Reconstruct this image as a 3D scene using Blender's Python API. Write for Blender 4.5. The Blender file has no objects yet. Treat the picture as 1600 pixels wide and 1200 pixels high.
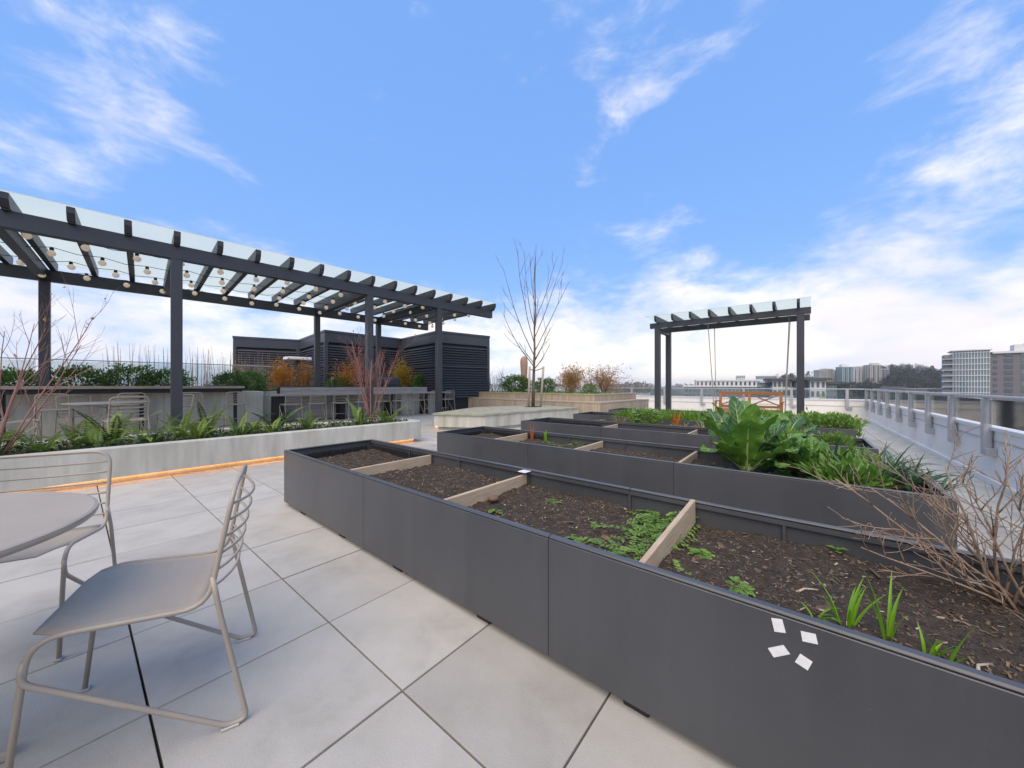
import bpy, math, random
from mathutils import Vector, Matrix, Quaternion, noise as mnoise

# ------------------------------------------------------------------ camera, sky, sun, exposure
scene = bpy.context.scene
COL = scene.collection
rad = math.radians
EYE = 1.15                       # eye height above the deck (m)
F = 555.0                        # focal length in photo pixels (1600 wide)
cam_d = bpy.data.cameras.new('camera')
cam_d.sensor_width = 36.0
cam_d.lens = 36.0 * F / 1600.0
cam_d.shift_y = 2.0 / 1600.0
cam_d.clip_start = 0.05
cam_d.clip_end = 20000.0
cam = bpy.data.objects.new('camera', cam_d)
cam.location = (0, 0, EYE)
cam.rotation_euler = (rad(90), 0, 0)
COL.objects.link(cam)
scene.camera = cam

SUN_AZ = math.atan2(-0.33, -0.94)     # veiled sun behind the camera
SUN_EL = rad(52)
world = bpy.data.worlds.new('World')
scene.world = world
world.use_nodes = True
wt = world.node_tree
for n in list(wt.nodes):
    wt.nodes.remove(n)


def wn(kind, **kw):
    n = wt.nodes.new(kind)
    for k, v in kw.items():
        setattr(n, k, v)
    return n


def wmath(op, a, b=None, c=None, clamp=False):
    n = wn('ShaderNodeMath', operation=op)
    n.use_clamp = clamp
    for i, s in enumerate((a, b, c)):
        if s is None:
            continue
        if isinstance(s, (int, float)):
            n.inputs[i].default_value = s
        else:
            wt.links.new(s, n.inputs[i])
    return n.outputs[0]


def wmix(f, a, b, blend='MIX'):
    n = wn('ShaderNodeMix', data_type='RGBA', blend_type=blend)
    if isinstance(f, (int, float)):
        n.inputs[0].default_value = f
    else:
        wt.links.new(f, n.inputs[0])
    for i, s in ((6, a), (7, b)):
        if isinstance(s, tuple):
            n.inputs[i].default_value = (*s, 1)
        else:
            wt.links.new(s, n.inputs[i])
    return n.outputs[2]


sky = wn('ShaderNodeTexSky', sky_type='NISHITA')
sky.sun_disc = False
sky.sun_elevation = SUN_EL
sky.sun_rotation = SUN_AZ
sky.altitude = 0
sky.air_density = 1.0
sky.dust_density = 0.4
sky.ozone_density = 2.5
tc = wn('ShaderNodeTexCoord')
sep = wn('ShaderNodeSeparateXYZ')
wt.links.new(tc.outputs['Generated'], sep.inputs[0])
zc = wmath('MAXIMUM', sep.outputs[2], 0.0)
mp = wn('ShaderNodeMapping')
mp.inputs['Location'].default_value = (3.7, 1.2, 0.4)
mp.inputs['Scale'].default_value = (1.0, 1.0, 2.3)
wt.links.new(tc.outputs['Generated'], mp.inputs['Vector'])
nz = wn('ShaderNodeTexNoise')
nz.inputs['Scale'].default_value = 5.2
nz.inputs['Detail'].default_value = 10
nz.inputs['Roughness'].default_value = 0.63
nz.inputs['Distortion'].default_value = 0.25
wt.links.new(mp.outputs[0], nz.inputs['Vector'])
nz2 = wn('ShaderNodeTexNoise')
nz2.inputs['Scale'].default_value = 1.5
nz2.inputs['Detail'].default_value = 3
wt.links.new(mp.outputs[0], nz2.inputs['Vector'])
cov = wmath('ADD', nz.outputs['Fac'], wmath('MULTIPLY', wmath('SUBTRACT', nz2.outputs['Fac'], 0.5), 0.35))
# thicker cloud deck towards the horizon all round
low = wn('ShaderNodeMapRange', interpolation_type='SMOOTHSTEP')
low.inputs['From Min'].default_value = 0.42
low.inputs['From Max'].default_value = 0.06
low.inputs['To Min'].default_value = -0.03
low.inputs['To Max'].default_value = 0.27
wt.links.new(zc, low.inputs['Value'])
cov = wmath('ADD', cov, low.outputs[0])


def pix(px, py):
    return ((px - 800) / F, 1.0, (602 - py) / F)


# cumulus banks and clear gaps standing where the photo shows them
for (px, py, rr, amt) in ((270, 170, 0.12, 0.07), (130, 200, 0.10, 0.02), (960, 115, 0.08, 0.10), (1070, 80, .06, .06), (1520, 120, 0.11, 0.15), (1600, 190, .09, .12),
                          (1090, 410, 0.13, 0.07), (1400, 345, 0.10, 0.08), (1480, 460, 0.22, 0.05),
                          (600, 200, 0.28, -0.15), (780, 330, 0.24, -0.12), (1240, 200, 0.24, -0.14), (1150, 300, .12, -.06), (480, 400, .2, -.06), (1560, 300, .13, -.10), (420, 120, .12, -.08)):
    d = Vector(pix(px, py)).normalized()
    dot = wn('ShaderNodeVectorMath', operation='DOT_PRODUCT')
    nrmv = wn('ShaderNodeVectorMath', operation='NORMALIZE')
    wt.links.new(tc.outputs['Generated'], nrmv.inputs[0])
    wt.links.new(nrmv.outputs[0], dot.inputs[0])
    dot.inputs[1].default_value = d
    mr = wn('ShaderNodeMapRange', interpolation_type='SMOOTHSTEP')
    mr.inputs['From Min'].default_value = math.cos(rr * 1.5)
    mr.inputs['From Max'].default_value = 1.0
    mr.inputs['To Min'].default_value = 0
    mr.inputs['To Max'].default_value = amt
    wt.links.new(dot.outputs['Value'], mr.inputs['Value'])
    cov = wmath('ADD', cov, mr.outputs[0])
cl = wn('ShaderNodeMapRange', interpolation_type='SMOOTHSTEP')
cl.inputs['From Min'].default_value = 0.43
cl.inputs['From Max'].default_value = 0.90
wt.links.new(cov, cl.inputs['Value'])
nz3 = wn('ShaderNodeTexNoise')
nz3.inputs['Scale'].default_value = 3.0
nz3.inputs['Detail'].default_value = 5
wt.links.new(mp.outputs[0], nz3.inputs['Vector'])
shade = wn('ShaderNodeMapRange')
shade.inputs['From Min'].default_value = 0.38
shade.inputs['From Max'].default_value = 0.60
wt.links.new(nz3.outputs['Fac'], shade.inputs['Value'])
VEIL = (0.80, 2.1, 5.4)          # thin high haze between the clouds
CLOUD_A = (4.2, 4.4, 5.2)
CLOUD_B = (5.2, 5.3, 5.6)
blue = wmix(0.72, sky.outputs[0], VEIL)
cloudc = wmix(shade.outputs[0], CLOUD_A, CLOUD_B)
fin = wmix(cl.outputs[0], blue, cloudc)
bg = wn('ShaderNodeBackground')
bg.inputs['Strength'].default_value = 0.10
wt.links.new(fin, bg.inputs['Color'])
wo = wn('ShaderNodeOutputWorld')
wt.links.new(bg.outputs[0], wo.inputs['Surface'])

sun_d = bpy.data.lights.new('sun', 'SUN')
sun_d.energy = 1.5
sun_d.angle = rad(65)
sun_d.color = (1.0, 0.90, 0.76)
sun = bpy.data.objects.new('sun', sun_d)
sv = Vector((math.sin(SUN_AZ) * math.cos(SUN_EL), math.cos(SUN_AZ) * math.cos(SUN_EL), math.sin(SUN_EL)))
sun.rotation_euler = (-sv).to_track_quat('-Z', 'Y').to_euler()
sun.location = sv * 50
COL.objects.link(sun)

vs = scene.view_settings
vs.view_transform = 'Standard'
vs.look = 'None'
vs.exposure = 1.20
vs.use_white_balance = True
vs.white_balance_temperature = 7480
vs.white_balance_tint = 10
vs.gamma = 1.0
vs.use_curve_mapping = False
scene.cycles.use_denoising = True
scene.cycles.max_bounces = 6
scene.cycles.transparent_max_bounces = 14

# ------------------------------------------------------------------ helpers
rng = random.Random(7)


def at(px, py, z):
    """photo pixel on the horizontal plane at height z -> world point"""
    Y = F * (EYE - z) / (py - 602.0)
    return Vector(((px - 800.0) * Y / F, Y, z))


def far(px, Y, z=0.0):
    return Vector(((px - 800.0) * Y / F, Y, z))


AG = rad(-39.03)     # paver / vegetable bed grid
AB = rad(-43.8)      # pergola / bar / louvre grid


def fr(angle, x, y, z=0.0):
    c, s = math.cos(angle), math.sin(angle)
    return Vector((c * x - s * y, s * x + c * y, z))


def inv(angle, p):
    c, s = math.cos(angle), math.sin(angle)
    return (c * p[0] + s * p[1], -s * p[0] + c * p[1])


class MB:
    def __init__(self):
        self.v = []
        self.f = []

    def add(self, vs_, fs_):
        o = len(self.v)
        self.v += [tuple(p) for p in vs_]
        self.f += [tuple(i + o for i in q) for q in fs_]
        return self

    def box(self, x0, x1, y0, y1, z0, z1, ch=0.0):
        if x0 > x1: x0, x1 = x1, x0
        if y0 > y1: y0, y1 = y1, y0
        if z0 > z1: z0, z1 = z1, z0
        if ch <= 0:
            self.add([(x0, y0, z0), (x1, y0, z0), (x1, y1, z0), (x0, y1, z0), (x0, y0, z1), (x1, y0, z1), (x1, y1, z1), (x0, y1, z1)],
                     [(0, 3, 2, 1), (4, 5, 6, 7), (0, 1, 5, 4), (1, 2, 6, 5), (2, 3, 7, 6), (3, 0, 4, 7)])
            return self
        ch = min(ch, (x1 - x0) * .45, (y1 - y0) * .45, (z1 - z0) * .45)
        X = (x0, x1); Y = (y0, y1); Z = (z0, z1)
        vs_ = []
        idx = {}
        for i in (0, 1):
            for j in (0, 1):
                for k in (0, 1):
                    sx, sy, sz = (1 if i == 0 else -1), (1 if j == 0 else -1), (1 if k == 0 else -1)
                    for a in range(3):
                        p = [X[i] + sx * ch, Y[j] + sy * ch, Z[k] + sz * ch]
                        p[a] = (X[i], Y[j], Z[k])[a]
                        idx[(i, j, k, a)] = len(vs_)
                        vs_.append(tuple(p))
        fs_ = []
        g = lambda i, j, k, a: idx[(i, j, k, a)]
        for s in (0, 1):
            q = [g(s, 0, 0, 0), g(s, 1, 0, 0), g(s, 1, 1, 0), g(s, 0, 1, 0)]
            fs_.append(q if s else q[::-1])
            q = [g(0, s, 0, 1), g(0, s, 1, 1), g(1, s, 1, 1), g(1, s, 0, 1)]
            fs_.append(q if s else q[::-1])
            q = [g(0, 0, s, 2), g(1, 0, s, 2), g(1, 1, s, 2), g(0, 1, s, 2)]
            fs_.append(q if s else q[::-1])
        for i in (0, 1):
            for j in (0, 1):
                q = [g(i, j, 0, 0), g(i, j, 1, 0), g(i, j, 1, 1), g(i, j, 0, 1)]
                fs_.append(q if (i ^ j) else q[::-1])
                q = [g(i, 0, j, 0), g(i, 1, j, 0), g(i, 1, j, 2), g(i, 0, j, 2)]
                fs_.append(q[::-1] if (i ^ j) else q)
                q = [g(0, i, j, 1), g(1, i, j, 1), g(1, i, j, 2), g(0, i, j, 2)]
                fs_.append(q if (i ^ j) else q[::-1])
        for i in (0, 1):
            for j in (0, 1):
                for k in (0, 1):
                    t = [g(i, j, k, 0), g(i, j, k, 1), g(i, j, k, 2)]
                    fs_.append(t if (i + j + k) % 2 else t[::-1])
        self.add(vs_, fs_)
        return self

    def obox(self, a, b, w, h, up=(0, 0, 1), ch=0.0):
        """bar from a to b, width w (sideways), height h (along up)"""
        a = Vector(a); b = Vector(b)
        d = b - a
        L = d.length
        d.normalize()
        up = Vector(up)
        s = d.cross(up)
        if s.length < 1e-5:
            s = d.cross(Vector((1, 0, 0)))
        s.normalize()
        u = s.cross(d)
        m = MB().box(0, L, -w / 2, w / 2, -h / 2, h / 2, ch)
        self.add([a + d * p[0] - s * p[1] + u * p[2] for p in m.v], m.f)
        return self

    def tube(self, pts, r, n=8, caps=True, r1=None):
        pts = [Vector(p) for p in pts]
        N = len(pts)
        t0 = (pts[1] - pts[0]).normalized()
        ref = Vector((0, 0, 1)) if abs(t0.z) < 0.9 else Vector((1, 0, 0))
        u = t0.cross(ref).normalized()
        o = len(self.v)
        for i, p in enumerate(pts):
            if i == 0:
                t = t0
            elif i == N - 1:
                t = (pts[i] - pts[i - 1]).normalized()
            else:
                t = ((pts[i + 1] - p).normalized() + (p - pts[i - 1]).normalized())
                if t.length < 1e-6:
                    t = pts[i + 1] - p
                t.normalize()
            u = (u - t * u.dot(t))
            if u.length < 1e-6:
                u = t.orthogonal()
            u.normalize()
            w = t.cross(u)
            rr = r if r1 is None else r + (r1 - r) * i / (N - 1)
            for k in range(n):
                a = 2 * math.pi * k / n
                self.v.append(tuple(p + u * (math.cos(a) * rr) + w * (math.sin(a) * rr)))
        for i in range(N - 1):
            for k in range(n):
                k2 = (k + 1) % n
                self.f.append((o + i * n + k, o + i * n + k2, o + (i + 1) * n + k2, o + (i + 1) * n + k))
        if caps:
            self.f.append(tuple(o + k for k in range(n))[::-1])
            self.f.append(tuple(o + (N - 1) * n + k for k in range(n)))
        return self

    def lathe(self, prof, n=24, c=(0, 0, 0)):
        o = len(self.v)
        for (r, z) in prof:
            for k in range(n):
                a = 2 * math.pi * k / n
                self.v.append((c[0] + r * math.cos(a), c[1] + r * math.sin(a), c[2] + z))
        for i in range(len(prof) - 1):
            for k in range(n):
                k2 = (k + 1) % n
                self.f.append((o + i * n + k, o + i * n + k2, o + (i + 1) * n + k2, o + (i + 1) * n + k))
        self.f.append(tuple(o + k for k in range(n))[::-1])
        self.f.append(tuple(o + (len(prof) - 1) * n + k for k in range(n)))
        return self

    def prism(self, poly, z0, z1):
        """poly counter-clockwise"""
        n = len(poly)
        vs_ = [(p[0], p[1], z0) for p in poly] + [(p[0], p[1], z1) for p in poly]
        fs_ = [tuple(range(n))[::-1], tuple(range(n, 2 * n))]
        for i in range(n):
            j = (i + 1) % n
            fs_.append((i, j, n + j, n + i))
        return self.add(vs_, fs_)

    def mesh(self, name, smooth=False):
        me = bpy.data.meshes.new(name)
        me.from_pydata(self.v, [], self.f)
        if smooth:
            me.polygons.foreach_set('use_smooth', [True] * len(me.polygons))
        me.update()
        return me

    def build(self, name, mat, parent=None, smooth=False, loc=None, rot=None):
        return link(name, self.mesh(name, smooth), mat, parent, loc, rot)


def link(name, me, mat, parent=None, loc=None, rot=None, scale=None):
    o = bpy.data.objects.new(name, me)
    if mat is not None and not me.materials:
        me.materials.append(mat)
    COL.objects.link(o)
    if parent is not None:
        o.parent = parent
    if loc is not None:
        o.location = loc
    if rot is not None:
        o.rotation_euler = rot if not isinstance(rot, (int, float)) else (0, 0, rot)
    if scale is not None:
        o.scale = scale
    return o


def tag(o, label=None, cat=None, group=None, kind=None):
    if label: o['label'] = label
    if cat: o['category'] = cat
    if group: o['group'] = group
    if kind: o['kind'] = kind
    return o


def thing(name, label, cat, loc=(0, 0, 0), rotz=0.0, group=None):
    o = bpy.data.objects.new(name, None)
    o.empty_display_size = 0.1
    COL.objects.link(o)
    o.location = loc
    o.rotation_euler = (0, 0, rotz)
    return tag(o, label, cat, group)


def dup(root, loc, rotz, label, group=None, scale=None):
    def cp(o, parent):
        c = o.copy()
        COL.objects.link(c)
        c.parent = parent
        for ch in o.children:
            cp(ch, c)
        return c
    r = cp(root, None)
    r.location = loc
    r.rotation_euler = (0, 0, rotz)
    if scale: r.scale = scale
    r['label'] = label
    if group: r['group'] = group
    return r


def fillet(pts, r, n=5):
    pts = [Vector(p) for p in pts]
    out = [pts[0]]
    for i in range(1, len(pts) - 1):
        p = pts[i]
        a = (pts[i - 1] - p); b = (pts[i + 1] - p)
        rr = min(r, a.length * .45, b.length * .45)
        a = p + a.normalized() * rr
        b = p + b.normalized() * rr
        for k in range(n + 1):
            t = k / n
            out.append(a * (1 - t) ** 2 + p * 2 * t * (1 - t) + b * t * t)
    out.append(pts[-1])
    return out


ORD = ['first', 'second', 'third', 'fourth', 'fifth', 'sixth', 'seventh', 'eighth', 'ninth', 'tenth', 'eleventh', 'twelfth', 'thirteenth', 'fourteenth', 'fifteenth', 'sixteenth', 'seventeenth', 'eighteenth']

# ------------------------------------------------------------------ materials


def mat(name, col, rough=0.6, metal=0.0, var=0.0, vscale=6.0, bump=0.0, bscale=40.0, col2=None, objvar=0.0, spec=0.5, stretch=None, detail=6, coords='Object', bumpdist=0.01):
    m = bpy.data.materials.new(name)
    m.use_nodes = True
    nt = m.node_tree
    b = nt.nodes['Principled BSDF']
    b.inputs['Roughness'].default_value = rough
    b.inputs['Metallic'].default_value = metal
    b.inputs['Specular IOR Level'].default_value = spec
    b.inputs['Base Color'].default_value = (*col, 1)
    tcn = nt.nodes.new('ShaderNodeTexCoord')
    vec = tcn.outputs[coords]
    if stretch:
        mp = nt.nodes.new('ShaderNodeMapping')
        mp.inputs['Scale'].default_value = stretch
        nt.links.new(vec, mp.inputs['Vector'])
        vec = mp.outputs[0]
    cur = None
    if var > 0 or col2 is not None:
        nzn = nt.nodes.new('ShaderNodeTexNoise')
        nzn.inputs['Scale'].default_value = vscale
        nzn.inputs['Detail'].default_value = detail
        nzn.inputs['Roughness'].default_value = 0.62
        nt.links.new(vec, nzn.inputs['Vector'])
        mr = nt.nodes.new('ShaderNodeMapRange')
        mr.inputs['From Min'].default_value = 0.32
        mr.inputs['From Max'].default_value = 0.68
        nt.links.new(nzn.outputs['Fac'], mr.inputs['Value'])
        mx = nt.nodes.new('ShaderNodeMix')
        mx.data_type = 'RGBA'
        c2 = col2 if col2 is not None else tuple(c * (1 - var) for c in col)
        c1 = col if col2 is not None else tuple(min(1, c * (1 + var * .6)) for c in col)
        mx.inputs[6].default_value = (*c1, 1)
        mx.inputs[7].default_value = (*c2, 1)
        nt.links.new(mr.outputs[0], mx.inputs[0])
        cur = mx.outputs[2]
    if objvar > 0:
        oi = nt.nodes.new('ShaderNodeObjectInfo')
        mr2 = nt.nodes.new('ShaderNodeMapRange')
        mr2.inputs['To Min'].default_value = 1 - objvar
        mr2.inputs['To Max'].default_value = 1 + objvar
        nt.links.new(oi.outputs['Random'], mr2.inputs['Value'])
        vm = nt.nodes.new('ShaderNodeVectorMath')
        vm.operation = 'SCALE'
        if cur is not None:
            nt.links.new(cur, vm.inputs[0])
        else:
            vm.inputs[0].default_value = col
        nt.links.new(mr2.outputs[0], vm.inputs['Scale'])
        cur = vm.outputs[0]
    if cur is not None:
        nt.links.new(cur, b.inputs['Base Color'])
    if bump > 0:
        nb = nt.nodes.new('ShaderNodeTexNoise')
        nb.inputs['Scale'].default_value = bscale
        nb.inputs['Detail'].default_value = 5
        nt.links.new(vec, nb.inputs['Vector'])
        bp = nt.nodes.new('ShaderNodeBump')
        bp.inputs['Strength'].default_value = bump
        bp.inputs['Distance'].default_value = bumpdist
        nt.links.new(nb.outputs['Fac'], bp.inputs['Height'])
        nt.links.new(bp.outputs[0], b.inputs['Normal'])
    return m


def leafmat(name, c1, c2, rough=0.5, vscale=9.0, trans=0.25, spec=0.4):
    """two-tone foliage with a little light passing through the blades"""
    m = mat(name, c1, rough, col2=c2, vscale=vscale, detail=3, objvar=0.12, spec=spec)
    nt = m.node_tree
    b = nt.nodes['Principled BSDF']
    out = nt.nodes['Material Output']
    src = b.inputs['Base Color'].links[0].from_socket
    tr = nt.nodes.new('ShaderNodeBsdfTranslucent')
    nt.links.new(src, tr.inputs['Color'])
    mx = nt.nodes.new('ShaderNodeMixShader')
    mx.inputs[0].default_value = trans
    nt.links.new(b.outputs[0], mx.inputs[1])
    nt.links.new(tr.outputs[0], mx.inputs[2])
    nt.links.new(mx.outputs[0], out.inputs['Surface'])
    return m


def glassmat(name, tint, diff, fac, rough=0.05, dshare=.45, refl=None):
    m = bpy.data.materials.new(name)
    m.use_nodes = True
    nt = m.node_tree
    nt.nodes.remove(nt.nodes['Principled BSDF'])
    out = nt.nodes['Material Output']
    tr = nt.nodes.new('ShaderNodeBsdfTransparent')
    tr.inputs[0].default_value = (*tint, 1)
    tl = nt.nodes.new('ShaderNodeBsdfTranslucent')
    tl.inputs[0].default_value = (*diff, 1)
    df = nt.nodes.new('ShaderNodeBsdfDiffuse')
    df.inputs[0].default_value = (*diff, 1)
    gl = nt.nodes.new('ShaderNodeBsdfGlossy')
    gl.inputs['Roughness'].default_value = rough
    a = nt.nodes.new('ShaderNodeMixShader'); a.inputs[0].default_value = dshare
    nt.links.new(tl.outputs[0], a.inputs[1]); nt.links.new(df.outputs[0], a.inputs[2])
    b = nt.nodes.new('ShaderNodeMixShader'); b.inputs[0].default_value = fac
    nt.links.new(tr.outputs[0], b.inputs[1]); nt.links.new(a.outputs[0], b.inputs[2])
    fz = nt.nodes.new('ShaderNodeFresnel'); fz.inputs['IOR'].default_value = 1.45
    c = nt.nodes.new('ShaderNodeMixShader')
    if refl is None:
        nt.links.new(fz.outputs[0], c.inputs[0])
    else:
        c.inputs[0].default_value = refl
    nt.links.new(b.outputs[0], c.inputs[1]); nt.links.new(gl.outputs[0], c.inputs[2])
    nt.links.new(c.outputs[0], out.inputs['Surface'])
    return m


def emit(name, col, s):
    m = bpy.data.materials.new(name)
    m.use_nodes = True
    b = m.node_tree.nodes['Principled BSDF']
    b.inputs['Base Color'].default_value = (*col, 1)
    b.inputs['Emission Color'].default_value = (*col, 1)
    b.inputs['Emission Strength'].default_value = s
    return m


M = {}
M['paver'] = mat('paver', (0.455, 0.428, 0.383), 0.85, col2=(0.375, 0.352, 0.312), vscale=3.1, bump=0.3, bscale=160, objvar=0.12, coords='Object', bumpdist=0.004, detail=10)
M['joint'] = mat('joint', (0.06, 0.057, 0.052), 0.95)
M['concrete'] = mat('concrete', (0.58, 0.56, 0.49), 0.85, col2=(0.40, 0.385, 0.325), vscale=2.0, bump=0.2, bscale=60, stretch=(2.6, 2.6, .5), coords='Object', bumpdist=0.006)
M['concrete_top'] = mat('concrete_top', (0.40, 0.385, 0.30), 0.9, col2=(0.24, 0.235, 0.17), vscale=5, bump=0.3, bscale=80)
M['dark_metal'] = mat('dark_metal', (0.034, 0.037, 0.045), 0.42, var=0.15, vscale=2)
M['bed_metal'] = mat('bed_metal', (0.068, 0.070, 0.075), 0.34, var=0.16, vscale=2.2, bump=0.04, bscale=2.5, objvar=0.06, stretch=(1, 1, .35), bumpdist=.02)
M['bed_inside'] = mat('bed_inside', (0.022, 0.023, 0.026), 0.6)
M['black'] = mat('black', (0.012, 0.012, 0.013), 0.7)
M['louvre'] = mat('louvre', (0.045, 0.050, 0.062), 0.45, var=0.1, vscale=1)
M['taupe'] = mat('taupe', (0.37, 0.312, 0.250), 0.38, var=0.06, vscale=5, bump=0.05, bscale=350)
M['soil'] = mat('soil', (0.030, 0.021, 0.015), 0.95, col2=(0.085, 0.062, 0.044), vscale=26, bump=1.0, bscale=70, detail=9, bumpdist=0.03)
M['chip'] = mat('chip', (0.22, 0.15, 0.095), 0.9, col2=(0.06, 0.04, 0.028), vscale=18)
M['chip_pale'] = mat('chip_pale', (0.50, 0.42, 0.32), 0.9, col2=(0.30, 0.22, 0.15), vscale=14)
M['board'] = mat('board', (0.56, 0.44, 0.31), 0.75, col2=(0.42, 0.30, 0.19), vscale=5, stretch=(14, 1.2, 14), bump=0.15, bscale=30)
M['swing'] = mat('swing', (0.40, 0.175, 0.060), 0.5, col2=(0.29, 0.115, 0.038), vscale=5, stretch=(1.5, 12, 12), objvar=0.08)
M['bench_wood'] = mat('bench_wood', (0.44, 0.36, 0.27), 0.8, col2=(0.33, 0.265, 0.195), vscale=4, stretch=(9, 9, .8), objvar=0.12, bump=0.1, bscale=30)
M['bar_wood'] = mat('bar_wood', (0.36, 0.30, 0.25), 0.7, col2=(0.25, 0.20, 0.165), vscale=3, stretch=(10, 1.0, 10), objvar=0.1)
M['grey_wood'] = mat('grey_wood', (0.40, 0.37, 0.34), 0.75, col2=(0.29, 0.265, 0.245), vscale=3, stretch=(6, .8, 6), objvar=0.1)
M['white'] = mat('white', (0.82, 0.785, 0.73), 0.6, var=0.07, vscale=1.5)
M['cap'] = mat('cap', (0.74, 0.74, 0.75), 0.4, var=0.05, vscale=1)
M['alum'] = mat('alum', (0.42, 0.42, 0.43), 0.42, metal=0.3, var=0.05)
M['rail_glass'] = glassmat('rail_glass', (0.86, 0.90, 0.89), (0.5, 0.55, 0.55), 0.10)
M['roof_glass'] = glassmat('roof_glass', (0.82, 0.865, 0.815), (0.84, 0.875, 0.84), 0.55, 0.1, .12, .03)
M['bulb'] = emit('bulb', (0.78, 0.66, 0.54), 0.10)
M['tape'] = mat('tape', (0.72, 0.72, 0.70), 0.7, var=0.1, vscale=40)
M['led'] = emit('led', (1.0, 0.46, 0.12), 4.2)
M['rope'] = mat('rope', (0.33, 0.28, 0.22), 0.9)
M['fern'] = leafmat('fern', (0.27, 0.36, 0.055), (0.13, 0.22, 0.03), 0.5, 3)
M['fern_dark'] = leafmat('fern_dark', (0.06, 0.115, 0.026), (0.025, 0.055, 0.014), 0.5, 5)
M['evergreen'] = leafmat('evergreen', (0.11, 0.22, 0.04), (0.035, 0.09, 0.018), 0.35, 6, 0.15, 0.5)
M['orange_leaf'] = leafmat('orange_leaf', (0.52, 0.24, 0.030), (0.32, 0.12, 0.02), 0.6, 4)
M['yellow_leaf'] = leafmat('yellow_leaf', (0.52, 0.34, 0.035), (0.30, 0.22, 0.03), 0.6, 4)
M['tan_leaf'] = leafmat('tan_leaf', (0.50, 0.31, 0.13), (0.33, 0.18, 0.075), 0.7, 4)
M['red_leaf'] = leafmat('red_leaf', (0.36, 0.07, 0.05), (0.22, 0.05, 0.03), 0.6, 4)
M['red_twig'] = mat('red_twig', (0.33, 0.12, 0.095), 0.6, col2=(0.25, 0.15, 0.12), vscale=3)
M['brown_twig'] = mat('brown_twig', (0.38, 0.27, 0.19), 0.75, col2=(0.22, 0.145, 0.10), vscale=12)
M['bark'] = mat('bark', (0.16, 0.115, 0.075), 0.85, col2=(0.085, 0.065, 0.05), vscale=14, bump=0.3, bscale=60)
M['grey_twig'] = mat('grey_twig', (0.12, 0.10, 0.085), 0.85)
M['stake'] = mat('stake', (0.40, 0.34, 0.27), 0.85, col2=(0.28, 0.24, 0.19), vscale=6)
M['dry_stem'] = mat('dry_stem', (0.25, 0.175, 0.12), 0.9, objvar=.2)
M['chard'] = leafmat('chard', (0.14, 0.29, 0.042), (0.07, 0.18, 0.026), 0.38, 7, 0.25, 0.5)
M['chard_dark'] = leafmat('chard_dark', (0.075, 0.18, 0.055), (0.035, 0.10, 0.035), 0.4, 9, 0.2, 0.5)
M['rib'] = mat('rib', (0.33, 0.44, 0.18), 0.5)
M['leek'] = leafmat('leek', (0.070, 0.150, 0.075), (0.030, 0.085, 0.045), 0.45, 8, 0.15)
M['onion'] = leafmat('onion', (0.24, 0.48, 0.025), (0.14, 0.34, 0.02), 0.4, 8, 0.3)
M['grassy'] = leafmat('grassy', (0.20, 0.36, 0.035), (0.095, 0.21, 0.02), 0.55, 4, 0.3)
M['weed'] = leafmat('weed', (0.23, 0.38, 0.075), (0.11, 0.21, 0.04), 0.55, 9, 0.3)
M['straw'] = leafmat('straw', (0.36, 0.31, 0.10), (0.24, 0.20, 0.06), 0.7, 6, 0.3)
M['flower_white'] = leafmat('flower_white', (0.75, 0.76, 0.74), (0.60, 0.62, 0.60), 0.6, 4, 0.2)
M['flower_orange'] = leafmat('flower_orange', (0.62, 0.17, 0.02), (0.45, 0.10, 0.02), 0.6, 4, 0.2)
M['umbrella'] = mat('umbrella', (0.36, 0.235, 0.165), 0.85, var=0.12, vscale=5)
M['cover'] = mat('cover', (0.030, 0.032, 0.036), 0.55, bump=0.3, bscale=7, bumpdist=.05)



def weather(m, col, streak, fac, spot_scale=None, spot_fac=0.0, lo=.52, hi=.74):
    """dust, water marks and dirt splashes with shapes of their own over a material's colour"""
    nt = m.node_tree
    b = nt.nodes['Principled BSDF']
    cur = b.inputs['Base Color'].links[0].from_socket
    tcn = nt.nodes.new('ShaderNodeTexCoord')
    for sc, st, fc, l_, h_ in ((1.0, streak, fac, lo, hi),) + (((spot_scale, (1, 1, 1), spot_fac, .64, .70),) if spot_scale else ()):
        mp_ = nt.nodes.new('ShaderNodeMapping')
        mp_.inputs['Scale'].default_value = st
        nt.links.new(tcn.outputs['Object'], mp_.inputs['Vector'])
        n_ = nt.nodes.new('ShaderNodeTexNoise')
        n_.inputs['Scale'].default_value = sc
        n_.inputs['Detail'].default_value = 7
        n_.inputs['Roughness'].default_value = .65
        nt.links.new(mp_.outputs[0], n_.inputs['Vector'])
        mr_ = nt.nodes.new('ShaderNodeMapRange')
        mr_.inputs['From Min'].default_value = l_
        mr_.inputs['From Max'].default_value = h_
        mr_.inputs['To Max'].default_value = fc
        nt.links.new(n_.outputs['Fac'], mr_.inputs['Value'])
        mx_ = nt.nodes.new('ShaderNodeMix')
        mx_.data_type = 'RGBA'
        nt.links.new(mr_.outputs[0], mx_.inputs[0])
        nt.links.new(cur, mx_.inputs[6])
        mx_.inputs[7].default_value = (*col, 1)
        cur = mx_.outputs[2]
    nt.links.new(cur, b.inputs['Base Color'])


weather(M['bed_metal'], (0.15, 0.14, 0.125), (9, 9, .7), .13, 34, .30)
weather(M['paver'], (0.24, 0.22, 0.185), (1.6, 1.6, 1.6), .40, 55, .45, .55, .80)
weather(M['concrete'], (0.25, 0.23, 0.15), (5, 5, .45), .55, None, 0, .56, .78)
weather(M['taupe'], (0.24, 0.21, 0.18), (7, 7, 7), .30, 120, .3)

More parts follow.
